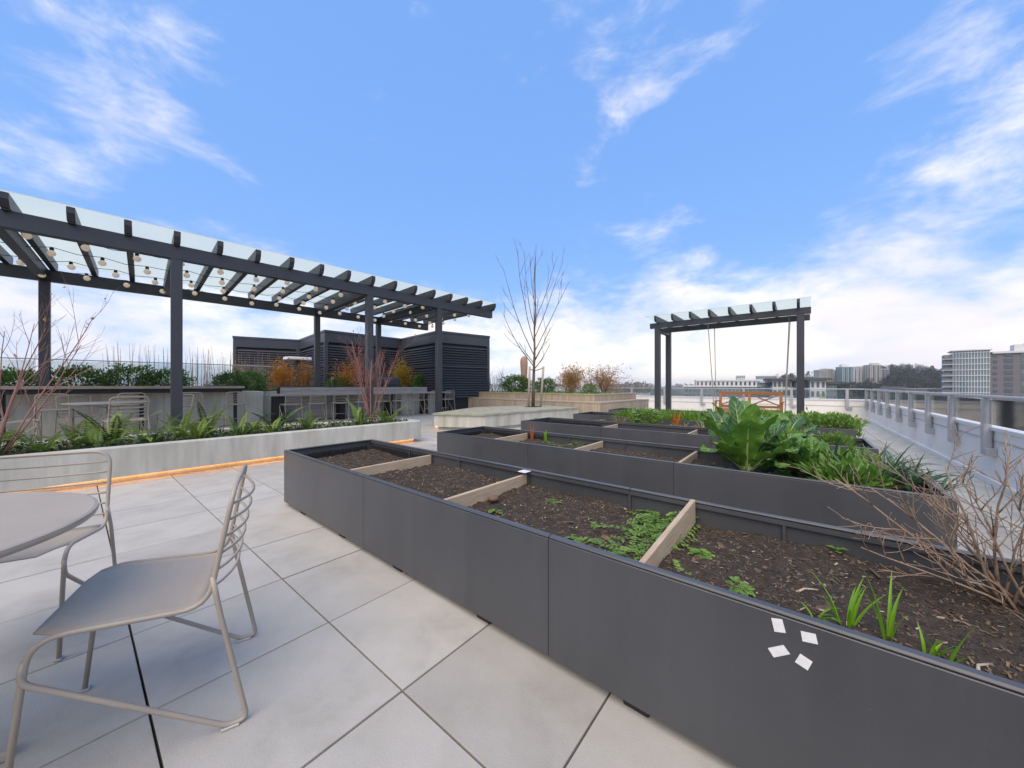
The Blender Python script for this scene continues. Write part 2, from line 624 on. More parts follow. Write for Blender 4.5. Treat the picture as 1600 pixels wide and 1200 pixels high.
# ------------------------------------------------------------------ the setting: deck, parapets, land, water
GX_R = 1.76          # right parapet inner face (grid x)
GY_F = 16.82         # far parapet inner face (grid y)
o = MB().prism([fr(AG, -30, -9), fr(AG, GX_R + .3, -9), fr(AG, GX_R + .3, GY_F + .3), fr(AG, -30, GY_F + 8)], -0.40, -0.032).build('deck', M['joint'])
tag(o, kind='structure')
deck = o
P = 0.6125
A0 = inv(AG, at(514, 972, 0))
me_pav = []
for k in range(3):
    hw = (P - 0.008) / 2
    b = MB()
    t = 0.0012
    vs_ = [(-hw, -hw, -.03), (hw, -hw, -.03), (hw, hw, -.03), (-hw, hw, -.03), (-hw, -hw, -t), (hw, -hw, -t), (hw, hw, -t), (-hw, hw, -t),
           (-hw + t, -hw + t, 0), (hw - t, -hw + t, 0), (hw - t, hw - t, 0), (-hw + t, hw - t, 0)]
    fs_ = [(8, 9, 10, 11)]
    for a_, b_ in ((0, 4), (4, 8)):
        for i in range(4):
            j = (i + 1) % 4
            fs_.append((a_ + i, a_ + j, b_ + j, b_ + i))
    b.add(vs_, fs_)
    me = b.mesh('paver')
    me.materials.append(M['paver'])
    me_pav.append(me)
cells = []
for i in range(-34, 8):
    for j in range(-8, 31):
        gx = A0[0] + (i + .5) * P
        gy = A0[1] + (j + .5) * P
        if gx > GX_R - P * .45 or gy > GY_F - P * .4:
            continue
        w = fr(AG, gx, gy)
        if w.y < 0.25 or abs(w.x) > w.y * 1.62 + .7:
            continue
        cells.append((w.x * w.x + w.y * w.y, gx, gy, w))
cells.sort(key=lambda c: c[0])
rest = MB()
for n, (d, gx, gy, w) in enumerate(cells):
    dz = rng.uniform(-.0015, .0015)
    if n < 300:
        link('paver', me_pav[0], None, deck, (w.x, w.y, dz), (rng.uniform(-.0016, .0016), rng.uniform(-.0016, .0016), AG + rng.choice((0, 1, 2, 3)) * math.pi / 2))
    else:
        me = me_pav[0]
        rest.add([fr(AG, v.co.x + gx, v.co.y + gy, v.co.z + dz) for v in me.vertices], [tuple(p.vertices) for p in me.polygons])
tag(rest.build('distant_pavers', M['paver'], deck), kind='stuff')

# light border slabs closing the deck against the parapets
gxe = max(c[1] for c in cells) + P / 2 + .004
gye = max(c[2] for c in cells) + P / 2 + .004
for k in range(-4, 17):
    link('border_slab', MB().box(gxe, GX_R - .052, k * 1.0 + .003, k * 1.0 + .997, -.03, -.001, .001).mesh('border_slab'), M['concrete'], deck, (0, 0, 0), AG)
for k in range(-18, 2):
    x1 = min(k + .997, gxe - .003)
    link('border_slab', MB().box(k + .003, x1, gye, GY_F - .002, -.03, -.001, .001).mesh('border_slab'), M['concrete'], deck, (0, 0, 0), AG)

# parapets
par = thing('parapet', 'white rooftop parapet along the right side below the glass railing', 'wall', fr(AG, GX_R, 0), AG)
MB().box(0, .28, -6, GY_F + .28, -.03, .62).build('wall', M['white'], par)
MB().box(-.03, .31, -6, GY_F + .31, .62, .665, .006).build('cap', M['cap'], par)
MB().box(-.012, 0, -6, GY_F, .50, .512).build('reveal_trim', M['alum'], par)
MB().box(-.05, 0, -6, GY_F, -.02, .06).build('gutter_upstand', M['white'], par)
par2 = thing('parapet', 'white rooftop parapet running behind the wooden swing', 'wall', fr(AG, 0, GY_F), AG)
MB().box(-22, GX_R, 0, .28, -.03, .62).build('wall', M['white'], par2)
MB().box(-22, GX_R - .031, -.03, .31, .62, .665, .006).build('cap', M['cap'], par2)
MB().box(-22, GX_R, -.012, 0, .42, .432).build('reveal_trim', M['alum'], par2)
for gx in (-6.2, -2.55, -1.35):
    MB().box(gx, gx + .32, -.02, 0, .12, .27, .004).build('vent_grille', M['alum'], par2)


def railing(name, label, loc, rot, y0, n, pitch, ext0, ext1):
    """local +y along the rail, posts on the -x (inner) side"""
    r = thing(name, label, 'railing', loc, rot)
    MB().box(-.075, -.02, y0 - ext0, y0 + (n - 1) * pitch + ext1, 1.00, 1.035, .008).build('top_rail', M['alum'], r)
    pm = MB().box(-.085, -.015, -.04, .04, .33, .999, .006).mesh('post')
    bm_ = MB().box(-.085, .0, -.13, -.041, .33, .42, .004).mesh('bracket')
    gm = MB().box(-.054, -.042, .06, pitch - .06, .70, .985).mesh('glass_pane')
    for k in range(n):
        y = y0 + k * pitch
        p = link('post', pm, M['alum'], r, (0, y, 0))
        link('bracket', bm_, M['alum'], p)
        if k < n - 1:
            link('glass_pane', gm, M['rail_glass'], r, (0, y, 0))
    return r


railing('glass_railing', 'aluminium and glass railing along the right parapet', fr(AG, GX_R, 0), AG, 1.91, 13, 1.22, 1.6, .2)
railing('glass_railing', 'aluminium and glass railing on the parapet behind the swing', fr(AG, 0, GY_F), AG + math.pi / 2, -GX_R + .5, 12, 1.5, .5, .4)

ZG = -19.0
tag(MB().add([(-4500, -60, ZG), (4500, -60, ZG), (4500, 5200, ZG), (-4500, 5200, ZG)], [(0, 1, 2, 3)]).build(
    'ground', mat('ground', (0.10, 0.095, 0.07), 0.95, col2=(0.055, 0.07, 0.04), vscale=.02, coords='Object')), kind='structure')
mw = mat('river', (0.20, 0.23, 0.25), 0.12, bump=.15, bscale=.4, coords='Object', bumpdist=.2)
tag(MB().add([(-4400, 220, ZG + .4), (60, 220, ZG + .4), (150, 420, ZG + .4), (420, 1500, ZG + .4), (900, 4500, ZG + .4), (-4400, 4500, ZG + .4)], [(0, 1, 2, 3, 4, 5)]).build('river', mw), kind='structure')
# our own building below the deck
tag(MB().prism([fr(AG, -29.9, -8.9), fr(AG, GX_R + .27, -8.9), fr(AG, GX_R + .27, GY_F + .27), fr(AG, -29.9, GY_F + 7.9)], ZG, -.41).build('building_base', M['white']), kind='structure')

# ------------------------------------------------------------------ raised vegetable beds
BED_H = .53
LIP = .032


def soil_mesh(x0, x1, y0, y1, z, nx, ny, amp, seed, mound=.03):
    b = MB()
    vs_ = []
    for i in range(nx + 1):
        for j in range(ny + 1):
            x = x0 + (x1 - x0) * i / nx
            y = y0 + (y1 - y0) * j / ny
            p = Vector((x * 1.7 + seed, y * 1.7, 0))
            h = mnoise.fractal(p * 1.3, 1.0, 2.0, 3) * mound + mnoise.fractal(p * 9, .9, 2.1, 4) * amp + mnoise.fractal(p * 34, .9, 2.1, 2) * amp * .55
            vs_.append((x, y, z + h))
    fs_ = []
    for i in range(nx):
        for j in range(ny):
            a = i * (ny + 1) + j
            fs_.append((a, a + ny + 1, a + ny + 2, a + 1))
    return b.add(vs_, fs_)


def soil_z(x, y, z, amp, seed, mound=.03):
    p = Vector((x * 1.7 + seed, y * 1.7, 0))
    return z + mnoise.fractal(p * 1.3, 1.0, 2.0, 3) * mound + mnoise.fractal(p * 9, .9, 2.1, 4) * amp


def chips(n, x0, x1, y0, y1, zf, smin, smax, r):
    b = MB()
    for _ in range(n):
        x = r.uniform(x0, x1); y = r.uniform(y0, y1)
        s = r.uniform(smin, smax)
        q = Quaternion((0, 0, 1), r.uniform(0, 6.28)) @ Quaternion((1, 0, 0), r.uniform(-.6, .6)) @ Quaternion((0, 1, 0), r.uniform(-.5, .5))
        w = s * r.uniform(.15, .55); t = s * .12
        c = Vector((x, y, zf(x, y) + t + .002))
        pts = [(-s, -w, -t), (s, -w * .7, -t), (s * .9, w, -t), (-s * .8, w * .8, -t), (-s, -w, t), (s, -w * .7, t), (s * .9, w, t), (-s * .8, w * .8, t)]
        b.add([c + q @ Vector(p) for p in pts], [(4, 5, 6, 7), (0, 1, 5, 4), (1, 2, 6, 5), (2, 3, 7, 6), (3, 0, 4, 7)])
    return b


SOIL_Z = .415


def bed(label, gx, gy, L, W, dividers, seams, seed, nchips, res=(120, 30), tilt=None, turn=0.0):
    r = thing('raised_bed', label, 'planter', fr(AG, gx, gy), AG + turn, 'raised vegetable beds')
    t = .012
    edges = [0] + seams + [L]
    for a, b in zip(edges[:-1], edges[1:]):
        for side in (0, 1):
            m = MB()
            if side == 0:
                m.box(a + .0012, b - .0012, 0, t, .035, BED_H - .012, .002)
                m.box(a + .0012, b - .0012, 0.0005, LIP, BED_H - .0118, BED_H, .005)
                m.box(a + .0012, b - .0012, LIP - .004, LIP - .0005, BED_H - .035, BED_H - .0125)
            else:
                m.box(a + .0012, b - .0012, W - t, W, .035, BED_H - .012, .002)
                m.box(a + .0012, b - .0012, W - LIP, W - .0005, BED_H - .0118, BED_H, .005)
                m.box(a + .0012, b - .0012, W - LIP + .0005, W - LIP + .004, BED_H - .035, BED_H - .0125)
            m.build('side_panel', M['bed_metal'], r)
    for x in (0, L):
        s = 1 if x == 0 else -1
        m = MB().box(x, x + s * t, t + .001, W - t - .001, .035, BED_H - .012, .002)
        m.box(x, x + s * LIP, LIP + .001, W - LIP - .001, BED_H - .0118, BED_H, .005)
        m.build('end_panel', M['bed_metal'], r)
    for a in edges[1:-1] + [L * .17, L * .5, L * .83]:
        MB().box(a - .006, a + .006, W - .030, W - .0125, SOIL_Z - .05, BED_H - .036).build('stiffener', M['bed_metal'], r)
        MB().box(a - .006, a + .006, .0125, .030, SOIL_Z - .05, BED_H - .036).build('stiffener', M['bed_metal'], r)
    MB().box(t + .002, L - t - .002, t + .002, W - t - .002, .036, SOIL_Z - .09).build('liner', M['bed_inside'], r)
    # corrugated drainage mat standing round the inside of the end
    k = MB()
    n = int((W - .1) / .03)
    for i in range(n):
        k.box(.020, .036, .05 + i * .03, .066 + i * .03, SOIL_Z - .05, SOIL_Z + .055, .003)
    tag(k.build('drainage_mat', M['black'], r), kind='stuff')
    k = MB()
    for i in range(int(1.05 / .03)):
        k.box(.06 + i * .03, .076 + i * .03, W - .036, W - .020, SOIL_Z - .05, SOIL_Z + .055, .003)
    tag(k.build('drainage_mat', M['black'], r), kind='stuff')
    x = .35
    while x < L:
        MB().box(x, x + .09, .02, .10, 0.001, .036, .004).build('foot', M['black'], r)
        MB().box(x, x + .09, W - .10, W - .02, 0.001, .036, .004).build('foot', M['black'], r)
        x += .75
    so = soil_mesh(t + .003, L - t - .003, t + .003, W - t - .003, SOIL_Z, res[0], res[1], .013, seed)
    so.build('soil', M['soil'], r, smooth=True)
    rr = random.Random(int(seed * 10))
    zf = lambda x, y: soil_z(x, y, SOIL_Z, .013, seed)
    if nchips:
        tag(chips(nchips, .04, L - .04, .04, W - .04, zf, .0025, .009, rr).build('bark_chips', M['chip'], r), kind='stuff')
        tag(chips(nchips // 22, .04, L - .04, .04, W - .04, zf, .003, .009, rr).build('pale_chips', M['chip_pale'], r), kind='stuff')
        tag(chips(nchips // 150, .04, L - .04, .04, W - .04, zf, .012, .028, rr).build('wood_shreds', M['chip'], r), kind='stuff')
    for i, dx in enumerate(dividers):
        lift = (tilt or {}).get(i, 0)
        m = MB()
        m.obox((dx, .036, SOIL_Z + .018), (dx, W - .036, SOIL_Z + .018 + lift), .023, .125, ch=.003)
        m.build('divider_board', M['board'], r)
    return r


bed1 = bed('nearest dark grey metal raised bed with bare soil and three pale divider boards', -3.845, 1.269, 4.55, .90,
           [1.13, 2.26, 3.39], [1.52, 3.04], 3.1, 9000, (420, 90), {2: .045}, rad(-.75))
bed2 = bed('second raised bed, the one with the huge leafy green plant', -3.75, 3.04, 4.42, .90, [.85, 1.95, 2.95], [1.5, 2.96], 9.4, 3500, (240, 50))
bed3 = bed('third raised bed, with white flowers and dry stalks', -3.80, 4.93, 4.40, .90, [1.4, 2.62], [1.5, 2.95], 15.7, 1200, (140, 30))
bed4 = bed('fourth raised bed, grown over with bright green grassy cover', -3.84, 6.85, 4.45, .90, [2.2], [1.5, 2.95], 22.3, 0, (100, 24))
bed5 = bed('farthest raised bed, in front of the swing posts', -3.82, 8.64, 4.40, .90, [2.2], [1.5, 2.95], 31.3, 0, (100, 24))
# metal clip on the second board, paper tape scraps on the near panel
MB().box(2.235, 2.305, .80, .872, .519, .523, .001).build('metal_clip', M['cap'], bed1)
TP = []
for (px, py, an, w, h) in ((1216.5, 977, 12, .026, .036), (1264.5, 996, 8, .032, .026), (1217, 1017, 35, .044, .024), (1256, 1034, -22, .028, .030)):
    # the panel is the vertical plane gy = 1.269; find the point on it behind this pixel
    d = Vector(((px - 800) / F, 1, -(py - 602) / F))
    A1 = AG + rad(-.75)
    g = inv(A1, d)
    bl = inv(A1, fr(AG, -3.845, 1.269))
    s = bl[1] / g[1]
    x = g[0] * s - bl[0]
    z = EYE + d.z * s
    c, sn = math.cos(rad(an)), math.sin(rad(an))
    m = MB()
    q = [(-w / 2, -h / 2), (w / 2, -h * .45), (w * .46, h / 2), (-w * .5, h * .47)]
    m.add([(x + a * c - b * sn, -.0022, z + a * sn + b * c) for a, b in q] + [(x + a * c - b * sn, -.0004, z + a * sn + b * c) for a, b in q],
          [(0, 1, 2, 3), (0, 4, 5, 1), (1, 5, 6, 2), (2, 6, 7, 3), (3, 7, 4, 0)])
    m.build('tape_scrap', M['tape'], bed1)

# ------------------------------------------------------------------ long concrete planter with ferns
AC = rad(-41.2)
CP0 = at(660, 657, .43); CP0.z = 0


def cw(x, y, z=0.0):
    return CP0 + fr(AC, x, y, z)


cp = thing('concrete_planter', 'long low concrete planter full of ferns with warm strip light at its foot', 'planter', CP0, AC)


def wall_poly(outer, th, z0, z1, name, m_, parent):
    """closed ring wall from an outer polygon (ccw), constant thickness"""
    n = len(outer)
    inn = []
    for i in range(n):
        p0, p1, p2 = Vector(outer[i - 1]), Vector(outer[i]), Vector(outer[(i + 1) % n])
        d1 = (p1 - p0).normalized(); d2 = (p2 - p1).normalized()
        n1 = Vector((-d1.y, d1.x)); n2 = Vector((-d2.y, d2.x))
        k = (n1 + n2)
        k = k / max(.3, k.dot(n1))
        inn.append(p1 + k * th)
    b = MB()
    e = .012
    rings = [([(p[0], p[1]) for p in outer], z0), ([(p[0], p[1]) for p in outer], z1 - e), ([tuple(Vector(o_) + (Vector(i_) - Vector(o_)) * (e / th)) for o_, i_ in zip(outer, inn)], z1),
             ([tuple(Vector(i_) + (Vector(o_) - Vector(i_)) * (e / th)) for o_, i_ in zip(outer, inn)], z1), ([tuple(p) for p in inn], z1 - e), ([tuple(p) for p in inn], z0)]
    vs_ = []
    for ring, z in rings:
        vs_ += [(p[0], p[1], z) for p in ring]
    fs_ = []
    for k in range(6):
        k2 = (k + 1) % 6
        for i in range(n):
            j = (i + 1) % n
            fs_.append((k * n + i, k * n + j, k2 * n + j, k2 * n + i))
    b.add(vs_, fs_)
    return b.build(name, m_, parent), inn


outer = [(0, -9.5), (0, -.06), (-.06, 0), (-.60, 0), (-.67, -.05), (-1.45, -2.2), (-1.45, -9.5)]
_, inn = wall_poly(outer, .15, .078, .43, 'wall', M['concrete'], cp)
MB().prism([(p[0], p[1]) for p in [(-.10, -9.4), (-.10, -.14), (-.58, -.14), (-1.33, -2.25), (-1.33, -9.4)]], 0.0, .077).build('recessed_base', M['concrete'], cp)
MB().box(-.096, -.078, -9.3, -.10, .068, .0775).build('light_strip', M['led'], cp)
sm = MB()
sm.prism([(-.14, -9.3), (-.14, -.16), (-.57, -.16), (-1.29, -2.27), (-1.29, -9.3)], .30, .345)
sm.build('soil', M['soil'], cp)

# ------------------------------------------------------------------ concrete plinth seat with the young tree
PL = [(-2.05, 9.15), (-.69, 8.88), (2.2, 11.5), (1.0, 13.0), (-1.2, 11.75)]
pl = thing('concrete_plinth', 'low angled concrete plinth seat around the staked young tree', 'bench', (-2.05, 9.15, 0))


def rel(poly, o_):
    return [(p[0] - o_[0], p[1] - o_[1]) for p in poly]


def inset(poly, d):
    c = Vector((sum(p[0] for p in poly) / len(poly), sum(p[1] for p in poly) / len(poly)))
    out = []
    for p in poly:
        v = Vector(p) - c
        out.append(tuple(c + v * (1 - d / v.length)))
    return out


MB().prism(rel(inset(PL, .05), PL[0]), .078, .385).build('wall', M['concrete'], pl)
MB().prism(rel(inset(PL, .16), PL[0]), 0, .077).build('recessed_base', M['concrete'], pl)
MB().prism(rel(PL, PL[0]), .386, .432).build('seat_slab', M['concrete_top'], pl)
ip = inset(PL, .105)
m = MB()
for i in (4,):
    m.obox((*Vector(ip[i]) - Vector(PL[0]), .071), (*Vector(ip[(i + 1) % 5]) - Vector(PL[0]), .071), .02, .012)
m.build('light_strip', M['led'], pl)
TX, TY = .71, 11.93
MB().lathe([(.30, .433), (.30, .437), (.26, .440), (.05, .446)], 28, (TX + 2.05, TY - 9.15, 0)).build('soil', M['soil'], pl, True)

# ------------------------------------------------------------------ timber tiered bench planter behind
BX0, BX1, BY0, BY1 = -12.67, -5.85, 10.19, 13.95
tb = thing('timber_planter', 'two-step timber clad bench planter holding the tan and evergreen shrubs', 'planter', fr(AB, BX1, BY0), AB)


def clad(x0, x1, y0, y1, z0, z1, name_cap, th=.03, w=.098):
    MB().box(x0 + th, x1 - th, y0 + th, y1 - th, 0.0, z1 - .05).build('core', M['concrete'], tb)
    pm = MB().box(0.002, w - .002, 0, th - .001, z0, z1 - .046, .003).mesh('plank')
    pm.materials.append(M['bench_wood'])
    n = int((x1 - x0) / w)
    for i in range(n):
        link('plank', pm, None, tb, (x0 + i * (x1 - x0) / n, y0 + rng.uniform(-.001, .001), 0))
    n = int((y1 - y0 - th) / w)
    for i in range(n):
        link('plank', pm, None, tb, (x1 + rng.uniform(-.001, .001), y0 + th + i * (y1 - y0 - th) / n, 0), math.pi / 2)
    return z1


LW = BX1 - BX0
LD = BY1 - BY0
clad(-LW, 0, 0, LD, .02, .60, 'seat')
MB().box(-LW - .01, .012, -.012, .60, .555, .60, .005).build('seat_board', M['bench_wood'], tb)
MB().box(-.60, .011, .601, LD + .01, .555, .60, .005).build('seat_board', M['bench_wood'], tb)
clad(-LW, -.52, .52, LD, .601, .85, 'cap')
MB().box(-LW - .01, -.508, .508, .66, .805, .85, .005).build('cap_board', M['bench_wood'], tb)
MB().box(-.66, -.509, .661, LD + .01, .805, .85, .005).build('cap_board', M['bench_wood'], tb)
MB().box(-LW + .01, -.67, .67, LD - .05, .70, .82).build('soil', M['soil'], tb)
# concrete wall closing the gap between the bar and the timber planter
cwl = thing('concrete_wall', 'plain concrete wall between the long bar and timber planter', 'wall', fr(AB, -12.69, 8.2), AB)
MB().box(-.25, 0, -1.2, 1.98, 0, .87, .012).build('wall_body', M['concrete'], cwl)
MB().box(-6, -.251, 1.7, 1.98, 0, .87, .012).build('wall_return', M['concrete'], cwl)

# ------------------------------------------------------------------ big pergola with glass roof
PF, PR = -9.08, -13.05
PY = [-1.5, .45, 4.1, 6.25]
ZB = 3.48
pg = thing('pergola', 'long dark metal pergola with frosted glass roof on the left', 'pergola', fr(AB, PF, PY[1]), AB)
oy = PY[1]
D = PR - PF
for y in PY:
    for x in (0, D):
        yp = y - oy + (.22 if (x < 0 and y == .45) else (-.35 if (x == 0 and y < 0) else 0))
        p = MB().box(x - .08, x + .08, yp - .08, yp + .08, 0.0, ZB, .006).build('post', M['dark_metal'], pg)
        MB().box(x - .11, x + .11, yp - .11, yp + .11, 0.001, .015).build('base_plate', M['dark_metal'], p)
    MB().box(D + .075, -.075, y - oy - .07, y - oy + .07, ZB + .02, ZB + .24, .005).build('cross_beam', M['dark_metal'], pg)
YA, YE = -3.6 - oy, 8.42 - oy
for x in (0, D):
    MB().box(x - .07, x + .07, YA, YE, ZB, ZB + .262, .006).build('beam', M['dark_metal'], pg)
RS = .61


def rafter_mesh(x0, x1, w, h, cut):
    pts = [(x0 + cut, 0), (x1 - cut, 0), (x1, h * .55), (x1, h), (x0, h), (x0, h * .55)]
    b = MB()
    n = len(pts)
    vs_ = [(p[0], -w / 2, p[1]) for p in pts] + [(p[0], w / 2, p[1]) for p in pts]
    fs_ = [tuple(range(n)), tuple(range(n, 2 * n))[::-1]] + [(i, n + i, n + (i + 1) % n, (i + 1) % n) for i in range(n)]
    return b.add(vs_, fs_).mesh('rafter')


rm = rafter_mesh(D - .22, .24, .09, .20, .07)
gm = MB().box(D - .26, .28, .003, RS - .003, .204, .216).mesh('glass_panel')
for k in range(-6, 14):
    y = k * RS
    link('rafter', rm, M['dark_metal'], pg, (0, y, ZB + .264))
    if k < 13:
        link('glass_panel', gm, M['roof_glass'], pg, (0, y, ZB + .264))
# glazing clips under the rafter feet
cm = MB().box(-.13, -.03, -.035, .035, -.03, 0).mesh('clip')
for k in range(-6, 14):
    link('rafter_clip', cm, M['black'], pg, (.185, k * RS, ZB + .263))
# string lights
bulb_me = MB().lathe([(.004, -.128), (.028, -.122), (.050, -.100), (.057, -.074), (.051, -.048), (.034, -.028), (.024, -.018)], 12).mesh('bulb', True)
sock_me = MB().lathe([(.027, -.019), (.028, .018), (.018, .035)], 8).mesh('socket', True)
for s in range(4):
    x = D * (.14 + .24 * s)
    st = thing('string_light', ('string of globe bulbs %s under the pergola roof' % ['nearest the front beam', 'second from the front beam', 'second from the rear beam', 'nearest the rear beam'][s]), 'string light', fr(AB, PF + x, PY[1], 0), AB, 'strings of globe lights')
    pts = []
    hang = []
    for k in range(-6, 13):
        y = k * RS + .14 * s + .1
        z = ZB + .20 - .03 * ((k * 7 + s * 3) % 3)
        hang.append((0, y, z))
    for a, b in zip(hang[:-1], hang[1:]):
        pts.append(Vector(a))
        pts.append((Vector(a) + Vector(b)) / 2 + Vector((0, 0, -.045)))
    pts.append(Vector(hang[-1]))
    MB().tube(pts, .006, 5).build('wire', M['black'], st)
    for h_ in hang:
        b = link('bulb', bulb_me, M['bulb'], st, (h_[0], h_[1], h_[2] - .04), (rng.uniform(-.12, .12), rng.uniform(-.12, .12), 0))
        link('socket', sock_me, M['black'], b)

# ------------------------------------------------------------------ swing pergola and swing
SL = Vector((.4103 * 10.9, 10.9, 0))
sg = inv(AG, SL)
sw = thing('swing_pergola', 'small dark metal pergola carrying the swing near the far parapet', 'pergola', fr(AG, *sg), AG)
SPAN = 3.40
SD = 1.15
ZS = 2.90
for x in (0, SPAN):
    for y in (0, SD):
        p = MB().box(x - .075, x + .075, y - .075, y + .075, 0, ZS, .006).build('post', M['dark_metal'], sw)
        MB().box(x - .11, x + .11, y - .11, y + .11, .001, .015).build('base_plate', M['dark_metal'], p)
    MB().box(x - .06, x + .06, .076, SD - .076, ZS - .12, ZS - .002, .004).build('cross_beam', M['dark_metal'], sw)
for y in (0, SD):
    MB().box(-.22, SPAN + .20, y - .06, y + .06, ZS, ZS + .155, .005).build('beam', M['dark_metal'], sw)
rm2 = rafter_mesh(-.33, SD + .33, .06, .17, .06)
sx = (SPAN + .30) / 8
for k in range(8):
    x = .02 + k * (SPAN - .06) / 7
    o = link('rafter', rm2, M['dark_metal'], sw, (x, 0, ZS + .157), math.pi / 2)
    o.location = (x, 0, ZS + .157)
stp = (SPAN - .06) / 7
xs = [-.27] + [.02 + k * stp for k in range(8)] + [SPAN + .20]
for x0, x1 in zip(xs[:-1], xs[1:]):
    MB().box(x0 + .002, x1 - .002, -.36, SD + .36, .328, .340).build('glass_panel', M['roof_glass'], sw, loc=(0, 0, ZS))

# porch swing: local x along the seat, facing -y
SWX = 1.52
sb = thing('porch_swing', 'orange brown wooden swing bench with crossed back hanging on ropes', 'swing', fr(AG, sg[0] + 1.50, sg[1] + SD / 2 + .10, 0), AG)
W = M['swing']
zs = .46
MB().box(0, SWX, -.26, -.21, zs - .09, zs - .01, .004).build('front_rail', W, sb)
MB().box(0, SWX, .21, .26, zs - .09, zs - .01, .004).build('rear_rail', W, sb)
for k in range(6):
    MB().box(.01, SWX - .01, -.25 + k * .084, -.18 + k * .084, zs - .008, zs + .014, .003).build('seat_slat', W, sb)
for x in (.035, SWX / 2, SWX - .035):
    MB().obox((x, .235, zs - .05), (x, .335, zs + .47), .07, .045, up=(0, 1, 0), ch=.003).build('back_post', W, sb)
MB().obox((-.01, .335, zs + .465), (SWX + .01, .335, zs + .465), .05, .085, ch=.004).build('top_rail', W, sb)
MB().obox((.071, .262, zs + .08), (SWX - .071, .262, zs + .08), .04, .07, ch=.004).build('lower_back_rail', W, sb)
for x0, x1 in ((.072, SWX / 2 - .036), (SWX / 2 + .036, SWX - .072)):
    MB().obox((x0, .272, zs + .125), (x1, .325, zs + .42), .028, .05, up=(0, 1, 0.2), ch=.003).build('cross_brace', W, sb)
    MB().obox((x0, .325 - .002, zs + .42), (x1, .270, zs + .125), .026, .05, up=(0, 1, 0.2), ch=.003).build('cross_brace', W, sb)
for x in (-.005, SWX + .005):
    MB().obox((x, -.30, zs + .235), (x, .30, zs + .235), .075, .03, ch=.004).build('armrest', W, sb)
    MB().box(x - .025, x + .025, -.27, -.22, zs - .09, zs + .218, .004).build('arm_post', W, sb)
zt = ZS + .02
for x, dx in ((-.06, -.10), (SWX + .06, .10)):
    for y, y1 in ((-.24, -.50), (.24, .50)):
        MB().tube([(x, y, zs - .05), (x + dx * .2, y * .9, zs + .5), (x + dx, y1 * 1.0, zt)], .011, 6).build('rope', M['rope'], sb)

# ------------------------------------------------------------------ bars, kitchen wall, raised rear planter
lb = thing('bar_counter', 'timber topped bar counter along the planter wall at far left', 'counter', fr(AB, -12.3, -1.0), AB)
for k in range(3):
    MB().box(-.165 * (k + 1) + .003, -.165 * k, -3.6, 3.0, 1.065, 1.13, .005).build('top_board', M['bar_wood'], lb)
MB().box(-.46, -.06, -3.55, 2.95, .96, 1.064).build('apron', M['black'], lb)
for y in (-3.2, -1.0, 1.0, 2.85):
    MB().box(-.44, -.40, y - .04, y + .04, 0, .959).build('leg', M['black'], lb)
rp = thing('rear_planter', 'tall concrete planter wall behind the left bar counter', 'planter', fr(AB, -12.86, -1.0), AB)
MB().box(-.22, 0, -5.0, 3.55, 0, .97, .012).build('wall', M['concrete'], rp)
MB().box(-3.6, -.221, 3.3, 3.55, 0, .97, .012).build('wall_return', M['concrete'], rp)
MB().box(-3.6, -.222, -5.0, 3.29, .5, .90).build('soil', M['soil'], rp)
for y in (-2.6, -.6, 1.4):
    MB().box(.0005, .004, y - .004, y + .004, .02, .95).build('form_joint', M['joint'], rp)

bar = thing('long_bar', 'long pale timber bar with dark legs and a row of stools', 'counter', fr(AB, -12.3, 2.6), AB)
BL = 6.5
for k in range(4):
    MB().box(-.14 * (k + 1) + .003, -.14 * k, 0, BL, .825, .885, .004).build('top_board', M['grey_wood'], bar)
for y, w in ((.12, .30), (2.0, .20), (3.7, .20), (5.2, .20), (6.3, .16)):
    MB().box(-.45, -.07, y, y + w, 0, .824, .005).build('leg_panel', M['black'], bar)
kw = thing('kitchen_counter', 'grey timber clad outdoor kitchen counter behind the bar', 'counter', fr(AB, -12.90, 3.0), AB)
for k in range(9):
    MB().box(-.03, 0, 0, 5.3, .02 + k * .118, .134 + k * .118, .004).build('cladding_board', M['grey_wood'], kw)
MB().box(-.42, -.031, 0, 1.0, 0, 1.06).build('carcass', M['black'], kw)
MB().box(-.42, -.031, 1.4, 3.1, 0, 1.06).build('carcass', M['black'], kw)
MB().box(-.47, -.032, 0.0, 1.0, 1.062, 1.10, .005).build('worktop', M['dark_metal'], kw)
MB().box(-.47, -.032, 1.45, 3.0, 1.062, 1.10, .005).build('worktop', M['dark_metal'], kw)
MB().tube(fillet([(-.32, 1.62, 1.10), (-.32, 1.62, 1.42), (-.18, 1.62, 1.42), (-.18, 1.62, 1.34)], .06), .012, 7).build('tap', M['alum'], kw, True)
MB().box(-.75, -.033, 4.35, 5.3, 0, 1.075, .01).build('side_cabinet', M['grey_wood'], kw)
gr = thing('barbecue_grill', 'barbecue grill under a black fabric cover behind the bar', 'grill', fr(AB, -13.5, 6.75), AB)
prof = [(-.33, .70), (-.35, 1.12), (-.31, 1.20), (-.27, 1.42), (-.17, 1.49), (.12, 1.49), (.25, 1.40), (.30, 1.22), (.34, 1.10), (.33, .70)]
n = len(prof)
m = MB()
ys = [-.52, -.46, 0, .46, .52]
vs_ = []
for i, y in enumerate(ys):
    s_ = .90 if i in (0, 4) else 1
    vs_ += [(p[0] * s_, y, .70 + (p[1] - .70) * (s_ if p[1] > 1 else 1)) for p in prof]
fs_ = [tuple(range(n)), tuple(range(4 * n, 5 * n))[::-1]]
for a in range(4):
    for i in range(n - 1):
        fs_.append((a * n + i, (a + 1) * n + i, (a + 1) * n + i + 1, a * n + i + 1))
m.add(vs_, fs_).build('cover', M['cover'], gr)
MB().box(-.30, .30, -.48, .48, 0, .70, .01).build('cabinet', M['black'], gr)
